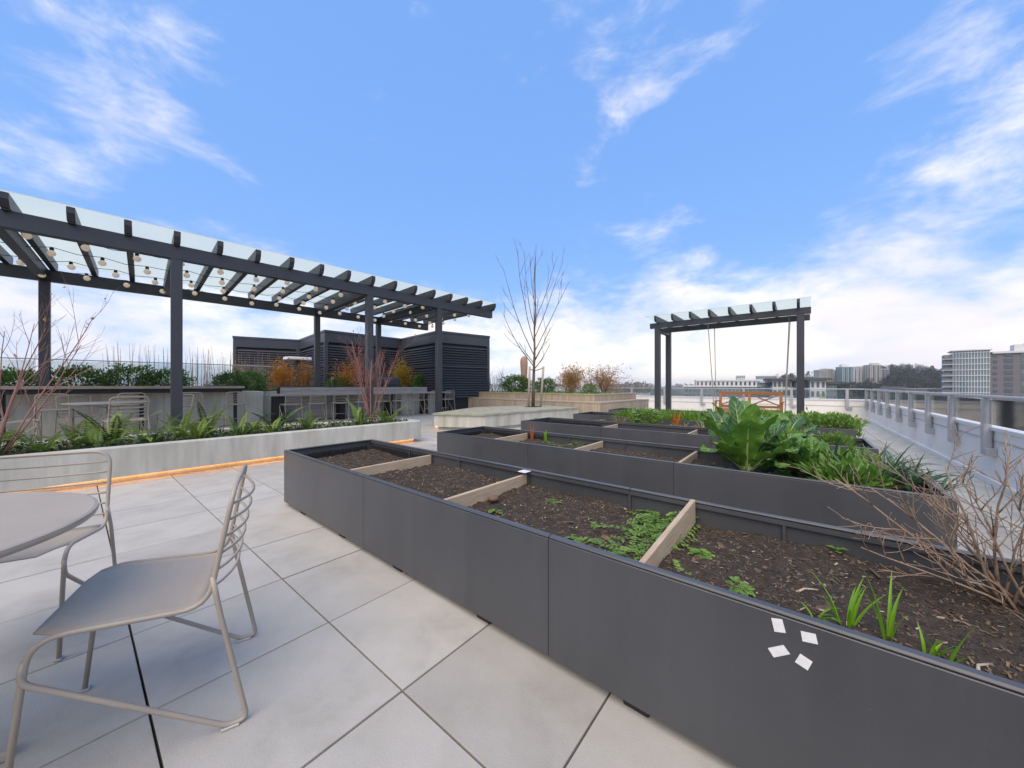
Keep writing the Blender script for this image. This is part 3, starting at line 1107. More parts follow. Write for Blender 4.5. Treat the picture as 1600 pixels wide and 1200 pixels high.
MB().obox((.335, -.4, 1.16), (.335, .4, 1.16), .012, .02).build('cover_seam', M['black'], gr)

# raised soil bed behind the kitchen, up to the louvres
rb = thing('rear_planter', 'raised planter with autumn shrubs between the kitchen and louvred enclosure', 'planter', fr(AB, -14.4, 2.6), AB)
MB().box(-4.6, 0, 0.0, 7.2, 0, .95, .012).build('wall', M['concrete'], rb)
MB().box(-4.5, -.1, .1, 7.1, .951, .975).build('soil', M['soil'], rb)

# ------------------------------------------------------------------ louvred enclosure
def corner(px, Y):
    return Vector(((px - 800) / F * Y, Y))


K = [corner(364, 16.6), corner(467, 18.0), corner(507.5, 14.75), corner(627, 17.55), corner(684, 14.95), corner(765, 16.65)]
lv = thing('louvred_enclosure', 'dark stepped mechanical enclosure with horizontal louvres', 'building', (K[4].x, K[4].y, 0))
HT = 3.46
ZL = .62
for a, b in zip(K[:-1], K[1:]):
    d = (b - a); L = d.length
    ang = math.atan2(d.y, d.x)
    o3 = (a.x - K[4].x, a.y - K[4].y, 0)
    # local: x along the face, -y outward
    def lp(mb, name, mt='louvre'):
        return mb.build(name, M[mt], lv, False, o3, ang)
    lp(MB().box(0.02, L - .02, .10, .16, 0, HT - .05), 'backing_panel', 'black')
    lp(MB().box(-.02, L + .02, -.025, .17, HT - .10, HT, .008), 'coping')
    lp(MB().box(.0, L, -.004, .099, HT - .50, HT - .101, .003), 'fascia_panel')
    lp(MB().box(.0, .13, -.012, .098, ZL - .62, HT - .501, .003), 'corner_trim')
    lp(MB().box(L - .13, L, -.012, .098, ZL - .62, HT - .501, .003), 'corner_trim')
    lp(MB().box(.131, L - .131, -.006, .05, 1.93, 1.99, .003), 'mid_rail')
    bm_ = MB()
    l2 = L - .262
    bm_.add([(0, -.002, 0), (l2, -.002, 0), (l2, .07, .085), (0, .07, .085), (0, .010, -.012), (l2, .010, -.012), (l2, .082, .073), (0, .082, .073)],
            [(0, 1, 2, 3), (4, 7, 6, 5), (0, 4, 5, 1), (2, 6, 7, 3), (1, 5, 6, 2), (0, 3, 7, 4)])
    bme = bm_.mesh('louvre_blade')
    z = ZL
    while z < HT - .60:
        if not (1.85 < z < 1.99):
            o = link('louvre_blade', bme, M['louvre'], lv, (o3[0] + math.cos(ang) * .131, o3[1] + math.sin(ang) * .131, z), ang)
        z += .108
# top cover so the enclosure is solid
kk = [(p.x - K[4].x, p.y - K[4].y) for p in K]
MB().prism([kk[0], kk[1], kk[2], kk[3], kk[4], kk[5], (kk[5][0] - 1.5, kk[5][1] + 3), (kk[0][0] + 1, kk[0][1] + 4)], HT - .16, HT - .12).build('roof', M['louvre'], lv)
MB().box(-2.3, -2.25, 0.4, .45, 0.0, 1).build('conduit', M['black'], lv) if False else None
cn = thing('flat_canopy', 'pale flat canopy slab on a dark post among the autumn shrubs', 'canopy', far(465, 14.6), AB)
MB().box(-.30, .30, -.45, .45, 2.18, 2.30, .02).build('slab', M['cap'], cn)
MB().box(-.07, .07, -.07, .07, .95, 2.179, .004).build('post', M['black'], cn)
# back railing behind the evergreens
br = thing('rear_railing', 'thin metal railing with glass behind the evergreen hedge at left', 'railing', fr(AB, -16.3, -5.0), AB)
MB().box(-.025, .025, 0, 8.9, 1.865, 1.90, .005).build('top_rail', M['alum'], br)
for k in range(7):
    MB().box(-.03, .03, .2 + k * 1.42 - .02, .2 + k * 1.42 + .02, .0, 1.864).build('post', M['alum'], br)
    if k < 6:
        MB().box(-.006, .006, .26 + k * 1.42, 1.56 + k * 1.42, .95, 1.84).build('glass_pane', M['rail_glass'], br)
um = thing('closed_umbrella', 'closed patio umbrella in a tan cover behind the young tree', 'umbrella', far(819, 17.2), 0)
mm = MB().lathe([(.10, 1.0), (.13, 1.12), (.145, 1.5), (.165, 1.95), (.175, 2.25), (.16, 2.42), (.10, 2.52), (.03, 2.56)], 14)
mm.v = [(x * (1 + .10 * math.sin(5 * math.atan2(y, x) + z * 2)), y * (1 + .10 * math.sin(5 * math.atan2(y, x) + z * 2)), z) for x, y, z in mm.v]
mm.build('cover', M['umbrella'], um, True)
MB().tube([(0, 0, 0), (0, 0, 1.05)], .025, 8).build('pole', M['dark_metal'], um)

# ------------------------------------------------------------------ wire chairs, stools, tables
def make_chair(name, label, cat, seat_z=.455, back_z=.80, w=.235, r=.0078, foot=False, n=9, group=None):
    """local x forward; rod chair with a sheet seat and wire back"""
    t = thing(name, label, cat, (0, 0, 0), 0, group)
    s = seat_z
    rise = back_z - s
    xr = -.185                                  # seat rear
    bx = xr - rise * .20                        # back leans
    path = []
    side = lambda y: [(.235, y, 0.008), (.19, y, s), (xr - .0, y, s - .035), (bx, y * .98, back_z)]
    a = side(w); b = side(-w)
    pts = fillet(a + b[::-1], .075, 6)
    MB().tube(pts, r, n).build('frame', M['taupe'], t, True)
    for y in (w, -w):
        y2 = y * 1.035
        leg = fillet([(xr - .012, y - math.copysign(2 * r, y) * 0, s + .06), (xr - .030, y2, s - .05), (xr - .105, y2, .010), (xr - .05, y2, .0095), (.205, y2 * .985, s - .11), (.198, y, s - .055)], .055, 6)
        MB().tube(leg, r, n).build('leg', M['taupe'], t, True)
        MB().box(xr - .085, xr - .035, y2 - .012, y2 + .012, .0005, .009, .002).build('glide', M['alum'], t)
        MB().box(.22, .25, y - .011, y + .011, .0005, .009, .002).build('glide', M['alum'], t)
    # back wires, bowed backwards
    k = 6
    for i in range(k):
        f = .16 + .70 * i / (k - 1)
        z = s - .035 + (back_z - s + .035) * f
        x = xr + (bx - xr) * f
        q = []
        for j in range(9):
            u = -1 + 2 * j / 8
            q.append((x - .050 * (1 - u * u), u * w * (1 - .02 * f), z - .012 * (1 - u * u)))
        MB().tube(q, r * .62, max(5, n - 3)).build('back_wire', M['taupe'], t, True)
    # sheet seat, dished and rolled over the front
    m = MB()
    nx, ny = 14, 10
    vs_ = []
    for lay in (0, 1):
        for i in range(nx + 1):
            for j in range(ny + 1):
                u = i / nx
                x = xr + .012 + (.198 - xr) * u
                yy = (-1 + 2 * j / ny)
                z = (s - .035) + (.035) * min(1, u * 1.15) - .012 * (1 - yy * yy) * math.sin(math.pi * min(1, u * .9 + .1))
                if u > .90:
                    z -= ((u - .90) / .10) ** 2 * .016
                if u < .10:
                    z += ((.10 - u) / .10) ** 2 * .014
                vs_.append((x, yy * (w - .004) * (1 - .30 * max(0, (u - .80) / .20) ** 2.2), z - lay * .004))
    N = (nx + 1) * (ny + 1)
    fs_ = []
    for i in range(nx):
        for j in range(ny):
            q = i * (ny + 1) + j
            fs_.append((q, q + ny + 1, q + ny + 2, q + 1))
            fs_.append((N + q, N + q + 1, N + q + ny + 2, N + q + ny + 1))
    for i in range(nx):
        for e in (0, ny):
            q = i * (ny + 1) + e
            fs_.append((q, q + ny + 1, N + q + ny + 1, N + q))
    for j in range(ny):
        for e in (0, nx):
            q = e * (ny + 1) + j
            fs_.append((q, q + 1, N + q + 1, N + q))
    m.add(vs_, fs_).build('seat', M['taupe'], t, True)
    if foot:
        MB().tube([(.22, -w, s * .36), (.22, w, s * .36)], r * .9, 7).build('footrest', M['taupe'], t, True)
    return t


c1 = make_chair('wire_chair', 'taupe wire-back metal chair standing alone in the near foreground', 'chair', n=12, group='taupe wire chairs')
fd = Vector((-.84, -.54)).normalized()
c1.location = (-1.285, 1.268, 0)
c1.rotation_euler = (0, 0, math.atan2(fd.y, fd.x))
c2 = dup(c1, (-2.22, 1.57, 0), math.atan2(-.86, .51), 'taupe wire-back metal chair tucked behind the near round table', 'taupe wire chairs')


def make_table(label, loc, R, zt):
    t = thing('round_table', label, 'table', loc, 0, 'round metal cafe tables')
    MB().lathe([(R - .03, zt - .026), (R - .004, zt - .022), (R, zt - .012), (R - .002, zt - .003), (R - .010, zt)], 72).build('tabletop', M['taupe'], t, False)
    MB().lathe([(.034, .02), (.034, zt - .03)], 16).build('column', M['taupe'], t, True)
    for k in range(4):
        a = math.pi / 4 + k * math.pi / 2
        MB().obox((.03 * math.cos(a), .03 * math.sin(a), zt - .11), (R * .62 * math.cos(a), R * .62 * math.sin(a), zt - .038), .022, .022, ch=.003).build('support_arm', M['taupe'], t)
        MB().obox((.03 * math.cos(a), .03 * math.sin(a), .05), (R * .66 * math.cos(a), R * .66 * math.sin(a), .016), .035, .028, ch=.004).build('foot', M['taupe'], t)
    return t


make_table('round taupe metal cafe table cut by the left edge, nearest the camera', (-1.80, .85, 0), .53, .74)
T2 = Vector((-8.35, 7.35, 0))
make_table('round cafe table under the big pergola behind the ferns', T2, .62, .80)
k1 = make_chair('wire_chair', 'wire chair left of the table under the pergola, seen from behind', 'chair', .50, .93, .26, .011, n=6, group='taupe wire chairs')
k1.location = T2 + Vector((-.80, -.75, 0)); k1.rotation_euler = (0, 0, rad(50))
dup(k1, T2 + Vector((-1.0, .35, 0)), rad(-18), 'wire chair beyond the left side of the pergola cafe table', 'taupe wire chairs')
dup(k1, T2 + Vector((.95, -.55, 0)), rad(150), 'wire chair at the right side of the pergola cafe table', 'taupe wire chairs')
dup(k1, T2 + Vector((.45, .95, 0)), rad(245), 'wire chair on the far side of the pergola cafe table', 'taupe wire chairs')
s0 = make_chair('bar_stool', 'x', 'bar stool', .66, .97, .215, .0105, True, n=6, group='wire bar stools')
for i, y in enumerate((-2.35, -1.25, -.15, .85, 1.75)):
    lab = ['bar stool at the left counter, farthest left of the row', 'bar stool second from left at the left counter', 'middle bar stool of the five at the left counter',
           'bar stool at the left counter, beside the thick pergola post', 'bar stool at the right end of the left counter'][i]
    p = fr(AB, -12.02, y)
    if i == 0:
        s0.location = p; s0.rotation_euler = (0, 0, AB + math.pi); s0['label'] = lab
    else:
        dup(s0, p, AB + math.pi + rng.uniform(-.06, .06), lab, 'wire bar stools')
s1 = make_chair('bar_stool', 'x', 'bar stool', .60, .93, .215, .0105, True, n=6, group='wire bar stools')
for i in range(9):
    lab = '%s wire bar stool from the left along the long bar' % ORD[i]
    p = fr(AB, -12.0, 3.05 + i * .70)
    if i == 0:
        s1.location = p; s1.rotation_euler = (0, 0, AB + math.pi + .1); s1['label'] = lab
    else:
        dup(s1, p, AB + math.pi + rng.uniform(-.25, .25), lab, 'wire bar stools')

# ------------------------------------------------------------------ plant builders
def rvec(r):
    while True:
        v = Vector((r.uniform(-1, 1), r.uniform(-1, 1), r.uniform(-1, 1)))
        if .05 < v.length < 1:
            return v


def leaf_quad(b, c, d, nrm, L, W, fold=.25):
    """pointed folded leaf from c along d"""
    d = d.normalized()
    s = d.cross(nrm)
    if s.length < 1e-4:
        s = d.orthogonal()
    s.normalize()
    u = s.cross(d)
    b.add([c, c + d * L * .45 + s * W * .5 + u * W * fold, c + d * L - u * L * .10, c + d * L * .45 - s * W * .5 + u * W * fold, c + d * L * .5],
          [(0, 1, 4), (1, 2, 4), (0, 4, 3), (4, 2, 3)])


def crown(name, mt, parent, n, radii, c, L, W, r, shell=.55, up=.3, lump=.35, zmin=None):
    b = MB()
    sd = r.uniform(0, 50)
    k = 0
    while k < n:
        v = rvec(r)
        dirn = v.normalized()
        lim = 1 + lump * mnoise.noise(dirn * 2.2 + Vector((sd, 0, 0))) + lump * .7 * mnoise.noise(dirn * 5 + Vector((0, sd, 0)))
        rr = (shell + (1 - shell) * r.random() ** .6) * lim
        p = Vector((dirn.x * radii[0] * rr, dirn.y * radii[1] * rr, dirn.z * radii[2] * rr)) + Vector(c)
        if zmin is not None and p.z < zmin:
            k += .5
            continue
        d = dirn + rvec(r) * .9 + Vector((0, 0, up))
        leaf_quad(b, p, d, rvec(r), L * r.uniform(.6, 1.25), W * r.uniform(.7, 1.2))
        k += 1
    return b.build(name, mt, parent)


def grow(b, p, d, L, r0, depth, r, P):
    """recursive bare branch; P: dict(seg, curve, up, kids, ratio, ang)"""
    n = P.get('seg', 5)
    pts = [p.copy()]
    dd = d.normalized()
    for i in range(n):
        dd = (dd + rvec(r) * P['curve'] + Vector((0, 0, P['up'])) * (1.0 / n)).normalized()
        p = p + dd * (L / n)
        pts.append(p.copy())
    r_end = max(r0 * (.35 if depth > 0 else .3), P.get('rmin', .0012))
    b.tube(pts, r0, 5 if r0 > .006 else 4, True, r_end)
    if depth <= 0:
        return pts
    kids = P['kids'][min(depth, len(P['kids']) - 1)]
    for k in range(kids):
        f = P.get('start', .3) + (1 - P.get('start', .3)) * (k + r.random()) / kids
        i = min(n - 1, int(f * n))
        q = pts[i] + (pts[i + 1] - pts[i]) * (f * n - i)
        base = (pts[i + 1] - pts[i]).normalized()
        ax = base.cross(rvec(r)).normalized()
        nd = Quaternion(ax, P['ang'] * r.uniform(.6, 1.3)) @ base
        grow(b, q, nd, L * P['ratio'] * r.uniform(.6, 1.1) * (1.15 - .5 * f), max(r0 * .55 * (1 - .4 * f), P.get('rmin', .0012)), depth - 1, r, P)
    return pts


# ferns: shared frond meshes
def frond_mesh(L, arch, W, seed):
    r = random.Random(seed)
    b = MB()
    n = 26
    pts = []
    for i in range(n + 1):
        t = i / n
        a = 1.28 - arch * t ** 1.4
        if i == 0:
            p = Vector((0, 0, 0))
        else:
            p = p + Vector((math.cos(a), .10 * math.sin(t * 3 + seed), math.sin(a))).normalized() * (L / n)
        pts.append(p.copy())
    b.tube(pts, .0035, 4, False, .001)
    for i in range(3, n):
        t = i / n
        w = W * (math.sin(math.pi * min(1, (t * .93 + .10))) ** .7) * (1 - .35 * t)
        tan = (pts[i + 1] - pts[i - 1]).normalized()
        for s in (-1, 1):
            side = Vector((0, s, 0))
            d = (side + tan * .35 + Vector((0, 0, r.uniform(-.22, .10)))).normalized()
            leaf_quad(b, pts[i], d, tan.cross(side) * s, w * r.uniform(.88, 1.1), L / n * 1.0, .12)
    me = b.mesh('frond')
    return me


FM = [frond_mesh(.62, 1.1, .085, 1), frond_mesh(.55, 1.7, .085, 2), frond_mesh(.68, .75, .080, 3), frond_mesh(.48, 2.0, .075, 4)]
for me in FM:
    me.materials.append(M['fern'])
FMD = [me.copy() for me in FM]
for me in FMD:
    me.materials.clear()
    me.materials.append(M['fern_dark'])


def fern(x, y, n, sc, seed, dark=.35):
    r = random.Random(seed)
    t = thing('fern', 'x', 'fern', cw(x, y, .345), r.uniform(0, 6.28), 'ferns in the concrete planter')
    for k in range(n):
        a = 6.283 * (k + r.uniform(-.3, .3)) / n
        lean = r.uniform(-.2, .35)
        me = r.choice(FMD if r.random() < dark else FM)
        o = link('frond', me, None, t, (.02 * math.cos(a), .02 * math.sin(a), 0), (0, lean, a))
        s = sc * r.uniform(.75, 1.15)
        o.scale = (s, s, s)
    return t


FERN_SPOTS = []
yy = -.55
i = 0
rf = random.Random(21)
while yy > -6.6:
    wmax = .62 if yy > -1.2 else 1.12
    if not (-1.75 < yy < -1.05):
        FERN_SPOTS.append((-.50 - rf.uniform(-.04, .08), yy + rf.uniform(-.06, .06), 11, rf.uniform(.65, 1.0)))
    if yy < -2.2:
        FERN_SPOTS.append((-.92 - rf.uniform(-.1, .12), yy + .2 + rf.uniform(-.1, .1), 9, rf.uniform(.6, 1.05)))
    yy -= .47
# one label each, read from the right end of the planter leftwards
FERN_SPOTS.sort(key=lambda s: -s[1])
front = [s for s in FERN_SPOTS if s[0] > -.62]
backr = [s for s in FERN_SPOTS if s[0] <= -.62]
for row, nm in ((front, 'front row'), (backr, 'back row')):
    for i, s in enumerate(row):
        t = fern(s[0], s[1], s[2], s[3], 100 + i + (50 if nm == 'back row' else 0))
        t['label'] = 'arching green fern, %s from the right in the %s of the concrete planter' % (ORD[i] if i < 18 else str(i + 1) + 'th', nm)
gc = MB()
r = random.Random(5)
for _ in range(5200):
    y = r.uniform(-8.5, -.2)
    xm = -.5 if y > -.3 else (-.5 - .75 * min(1, -y / 2.2))
    x = r.uniform(xm, -.19)
    d = Vector((r.uniform(-1, 1), r.uniform(-1, 1), r.uniform(.2, 1.0)))
    leaf_quad(gc, Vector((x, y, .345 + r.uniform(0, .10))), d, rvec(r), r.uniform(.03, .075), .022)
g_o = gc.build('ground_cover', M['fern_dark'], None)
g_o.location = CP0; g_o.rotation_euler = (0, 0, AC)
tag(g_o, 'low dark green ground cover under the ferns', 'ground cover', kind='stuff')


def twig_shrub(name, label, loc, stems, H, spread, mt, r0, depth, seed, P, cat='shrub', leaves=None, lean=(0, 0), group=None, base_r=.10):
    r = random.Random(seed)
    t = thing(name, label, cat, loc, 0, group)
    tips = []
    for k in range(stems):
        a = 6.283 * k / stems + r.uniform(-.4, .4)
        d = Vector((math.cos(a) * spread + lean[0], math.sin(a) * spread + lean[1], 1.0))
        b = MB()
        pts = grow(b, Vector((math.cos(a) * base_r * r.random(), math.sin(a) * base_r * r.random(), 0)), d, H * r.uniform(.75, 1.05), r0 * r.uniform(.8, 1.1), depth, r, P)
        b.build('stem', mt, t, True)
        tips.append(b)
    if leaves:
        lm, n, L, W_ = leaves
        b = MB()
        for _ in range(n):
            src = r.choice(tips)
            p = Vector(r.choice(src.v))
            leaf_quad(b, p, rvec(r) + Vector((0, 0, -.2)), rvec(r), L * r.uniform(.6, 1.2), W_)
        b.build('leaves', lm, t)
    return t


PD = dict(seg=6, curve=.10, up=.22, kids=[0, 4, 5, 5], ratio=.50, ang=.50, start=.25)
d1 = at(575, 655, .36)
dw = twig_shrub('dogwood_shrub', 'bare red-stemmed dogwood rising in the middle of the fern planter', (d1.x + .05, d1.y + .05, .345), 11, 1.75, .30, M['red_twig'], .011, 2, 4, PD, leaves=(M['red_leaf'], 170, .05, .03))
twig_shrub('dogwood_shrub', 'bare red-stemmed dogwood cut by the left edge of the photo', (-5.62, 3.80, .345), 9, 1.75, .42, M['red_twig'], .010, 2, 11, PD, lean=(.12, 0), leaves=(M['tan_leaf'], 20, .05, .03))

# young tree with stakes
tr = thing('young_tree', 'young bare street tree rising from the concrete plinth', 'tree', (TX, TY, .432))
b = MB()
r = random.Random(3)
tp = [Vector((0, 0, 0)), Vector((.01, 0, .7)), Vector((.03, .02, 1.3)), Vector((.05, .0, 1.9)), Vector((.04, -.02, 2.6)), Vector((.08, 0, 3.3)), Vector((.06, 0, 4.2)), Vector((.10, 0, 5.45))]
b.tube(tp, .058, 9, True, .006)
b.build('trunk', M['bark'], tr, True)
PT = dict(seg=7, curve=.09, up=.42, kids=[0, 2, 3], ratio=.42, ang=.5, start=.25, rmin=.0028)
# hand-placed main limbs: (height, azimuth deg, slope outwards, length)
for (z, az, out, L) in ((1.35, 175, .75, 2.2), (1.55, 10, .75, 1.2), (1.7, 190, .50, 3.0), (1.85, 5, .60, 2.6), (2.0, 95, .5, 2.2), (2.1, 170, .35, 3.3), (2.3, 20, .42, 2.9), (2.5, 265, .45, 2.4), (2.7, 185, .30, 2.6), (2.9, 0, .40, 2.3), (3.3, 140, .35, 1.9), (1.5, -40, .7, 1.3), (1.25, 0, .9, 1.0), (1.45, 200, .9, .9)):
    i = max(j for j in range(len(tp)) if tp[j].z <= z)
    f = (z - tp[i].z) / (tp[i + 1].z - tp[i].z)
    p = tp[i] + (tp[i + 1] - tp[i]) * f
    a = rad(az)
    bb = MB()
    grow(bb, p, Vector((math.cos(a) * out, math.sin(a) * out, 1)), L, .024 * (1 - z / 6), 2, r, PT)
    bb.build('limb', M['grey_twig'], tr, True)
for sx_, lab in ((-.16, 'left'), (.24, 'right')):
    tp_ = .10 if sx_ > 0 else .04
    o = MB().tube([(0, 0, 0), (tp_, 0, 1.34)], .036, 9).build('tree_stake', M['stake'], None, True)
    o.location = (TX + sx_, TY - .10, .434)
    tag(o, 'weathered round wooden stake %s of the young tree trunk' % lab, 'stake', 'stakes holding the young tree')
st_ = MB().tube([(-.12, -.10, 1.27), (-.04, -.085, 1.23), (.02, -.07, 1.20), (.10, -.09, 1.22), (.33, -.10, 1.29)], .014, 6).build('strap', M['black'], tr, True)

# evergreen / autumn shrubs
def bush(label, loc, radii, n, mt, L, W_, seed, cat='shrub', group=None, name='shrub', stems=True, up=.3, shell=.45, lump=.45, zlift=.85):
    r = random.Random(seed)
    t = thing(name, label, cat, loc, r.uniform(0, 6), group)
    crown('foliage', mt, t, int(n * 2.0), radii, (0, 0, radii[2] * zlift), L, W_, r, shell, up, lump, 0.0)
    if stems:
        b = MB()
        for k in range(9):
            a = r.uniform(0, 6.28)
            e = Vector((math.cos(a) * radii[0] * .6, math.sin(a) * radii[1] * .6, radii[2] * r.uniform(1.0, 1.7)))
            b.tube([Vector((math.cos(a) * .05, math.sin(a) * .05, 0)), e * .5 + Vector((0, 0, .03)), e], .012, 5, True, .003)
        b.build('stems', M['bark'], t)
    return t


EVG = 'evergreen hedge shrubs behind the left counter'
for i, (by, bx, rx, h) in enumerate(((-3.6, -13.7, .55, .33), (-2.75, -13.6, .55, .36), (-1.95, -13.7, .5, .32), (-1.1, -13.75, .55, .38), (-.25, -13.65, .55, .42), (.5, -13.7, .5, .36), (1.9, -13.75, .42, .36))):
    lab = ['glossy evergreen shrub at the extreme left behind the counter', 'glossy evergreen shrub just left of the first rear pergola post', 'glossy evergreen shrub right behind the first rear pergola post', 'glossy evergreen shrub just right of the first rear pergola post',
           'tallest glossy evergreen shrub midway along the left counter', 'glossy evergreen shrub just left of the thick front pergola post', 'lone glossy evergreen shrub right of the thick front pergola post'][i]
    bush(lab, fr(AB, bx, by, .90), (rx, .45, h), 1100, M['evergreen'], .085, .036, 300 + i, group=EVG, name='evergreen_shrub')


def B(px, Y, z):
    return far(px, Y, z)


bush('dark evergreen shrub at the right end of the left counter', B(392, 11.9, .96), (.42, .45, .36), 1000, M['evergreen'], .08, .035, 330, name='evergreen_shrub')
bush('rounded evergreen shrub beside the grill and yellow bush', B(660, 16.1, .95), (.42, .4, .40), 1100, M['evergreen'], .08, .035, 331, name='evergreen_shrub')
bush('small evergreen shrub half hidden behind the rear kitchen tap', B(528, 14.4, .95), (.5, .4, .30), 700, M['evergreen'], .08, .035, 332, name='evergreen_shrub')
bush('rounded evergreen shrub in the timber planter behind the young tree', B(806, 16.2, .82), (.72, .6, .42), 1900, M['evergreen'], .085, .036, 333, name='evergreen_shrub')
bush('second evergreen clump right behind the young tree stakes', B(852, 15.6, .82), (.48, .5, .34), 900, M['evergreen'], .085, .036, 334, name='evergreen_shrub')
bush('orange autumn shrub left of the second rear post', B(440, 13.4, .96), (.75, .5, .56), 1300, M['orange_leaf'], .055, .04, 340, name='autumn_shrub', lump=1.0, shell=.05, up=.8)
bush('small orange shrub under the pale flat canopy', B(478, 13.9, .96), (.35, .4, .60), 480, M['orange_leaf'], .05, .036, 341, name='autumn_shrub', lump=1.0, shell=.05, up=.8)
bush('orange shrub between the two rear pergola posts', B(545, 14.6, .96), (.65, .4, .62), 900, M['orange_leaf'], .05, .036, 342, name='autumn_shrub', lump=1.0, shell=.05, up=.8)
bush('thin orange shrub above the left dark evergreen', B(378, 13.6, .96), (.35, .4, .50), 260, M['orange_leaf'], .05, .036, 343, name='autumn_shrub', lump=1.0, shell=.05, up=.8)
bush('bright yellow shrub behind the covered grill', B(628, 16.2, .95), (.55, .45, .66), 1300, M['yellow_leaf'], .06, .045, 344, name='autumn_shrub', lump=.9, shell=.1, up=.6)
bush('coppery dry-leaved shrub in the timber planter', B(893, 14.6, .82), (.95, .5, .60), 2600, M['tan_leaf'], .05, .036, 345, name='autumn_shrub', lump=1.0, shell=.05, up=.8)
bush('sparse coppery shrub at the right end of the timber planter', B(944, 14.4, .82), (.80, .5, .58), 1500, M['tan_leaf'], .05, .036, 346, name='autumn_shrub', lump=1.0, shell=.05, up=.8)
bush('small olive shrub between the coppery shrubs', B(922, 14.0, .82), (.28, .3, .22), 420, M['weed'], .05, .03, 347, name='shrub')
PB = dict(seg=5, curve=.08, up=.35, kids=[0, 3, 3], ratio=.45, ang=.4, start=.3, rmin=.003)
twig_shrub('bare_shrub', 'leafless stems standing above the coppery shrubs', B(930, 14.9, .82), 16, 1.05, .35, M['dry_stem'], .008, 1, 60, PB, leaves=(M['tan_leaf'], 130, .05, .04), base_r=.5)
twig_shrub('bare_shrub', 'leafless stems above the orange autumn shrub', B(445, 13.8, .96), 22, 1.15, .18, M['dry_stem'], .007, 1, 61, PB, base_r=.9)
twig_shrub('bare_shrub', 'leafless grey shrub right of the louvred enclosure', B(772, 20, .7), 18, 1.3, .45, M['grey_twig'], .012, 2, 62, PB, base_r=.6)
# tall dry stalks behind the evergreens
for i, (by, n) in enumerate(((-.3, 16), (.5, 20), (1.2, 22), (2.0, 22), (2.7, 16))):
    lab = ['tall dry stalks rising left of the thick front post', 'dense tall dry stalks just left of the thick front post', 'tall dry stalks hidden partly by the thick front post', 'tall dry stalks right of the thick front post', 'tall dry stalks next to the louvred enclosure'][i]
    twig_shrub('dry_stalks', lab, fr(AB, -15.3, by, .90), n, 1.45, .07, M['dry_stem'], .010, 0, 70 + i, dict(seg=4, curve=.04, up=.2, kids=[0], ratio=.5, ang=.3), cat='dry grass', group='dry stalks behind the hedge', base_r=.65)
lg = MB()
r = random.Random(8)
for _ in range(2600):
    p = Vector((r.uniform(-4.4, -.05), r.uniform(0.05, 7.1), .97))
    leaf_quad(lg, p, Vector((r.uniform(-1, 1), r.uniform(-1, 1), r.uniform(.1, 1))), rvec(r), r.uniform(.05, .14), .05)
o = lg.build('ground_cover', M['weed'], None)
o.location = fr(AB, -14.4, 2.6); o.rotation_euler = (0, 0, AB)
tag(o, 'low green ground cover in the raised planter behind the kitchen', 'ground cover', kind='stuff')
lg = MB()
for _ in range(1500):
    p = Vector((r.uniform(-LW + .1, -.70), r.uniform(.7, LD - .1), .82))
    leaf_quad(lg, p, Vector((r.uniform(-1, 1), r.uniform(-1, 1), r.uniform(.1, 1))), rvec(r), r.uniform(.05, .13), .045)
o = lg.build('ground_cover', M['weed'], None)
o.location = fr(AB, BX1, BY0); o.rotation_euler = (0, 0, AB)
tag(o, 'low green ground cover on top of the timber planter', 'ground cover', kind='stuff')

# ------------------------------------------------------------------ plants in the raised beds
def blade(b, p, d, L, W_, bend, r, n=6, fold=.25):
    p = p.copy()
    d = d.normalized()
    side = d.cross(Vector((0, 0, 1)))
    if side.length < .05:
        a = r.uniform(0, 6.28)
        side = Vector((math.cos(a), math.sin(a), 0))
    side.normalize()
    o = len(b.v)
    hz = Vector((d.x, d.y, 0))
    if hz.length < .02:
        hz = side.cross(Vector((0, 0, 1)))
    hz.normalize()
    for i in range(n + 1):
        t = i / n
        w = W_ * (1 - t ** 2.2) * (.75 + .5 * t * (1 - t)) + .0006
        nrm = side.cross(d).normalized()
        b.v += [tuple(p - side * w / 2 + nrm * w * fold), tuple(p - nrm * w * .05), tuple(p + side * w / 2 + nrm * w * fold)]
        d = (d + (hz - Vector((0, 0, .9))) * bend * (t + .2) / n * 2).normalized()
        p = p + d * (L / n)
    for i in range(n):
        q = o + i * 3
        b.f += [(q, q + 1, q + 4, q + 3), (q + 1, q + 2, q + 5, q + 4)]


def tuft(name, label, loc, n, L, W_, bend, mt, seed, cat, group=None, spread=.5, base_r=.02, parts=False):
    r = random.Random(seed)
    t = thing(name, label, cat, loc, 0, group)
    b = MB()
    for k in range(n):
        a = r.uniform(0, 6.28)
        s = spread * r.uniform(.2, 1.0)
        d = Vector((math.cos(a) * s, math.sin(a) * s, 1))
        blade(b, Vector((math.cos(a) * base_r * r.random(), math.sin(a) * base_r * r.random(), 0)), d, L * r.uniform(.55, 1.1), W_ * r.uniform(.7, 1.1), bend * r.uniform(.3, 1.3), r)
        if parts:
            b.build('leaf', mt, t, True)
            b = MB()
    if not parts:
        b.build('blades', mt, t, True)
    return t


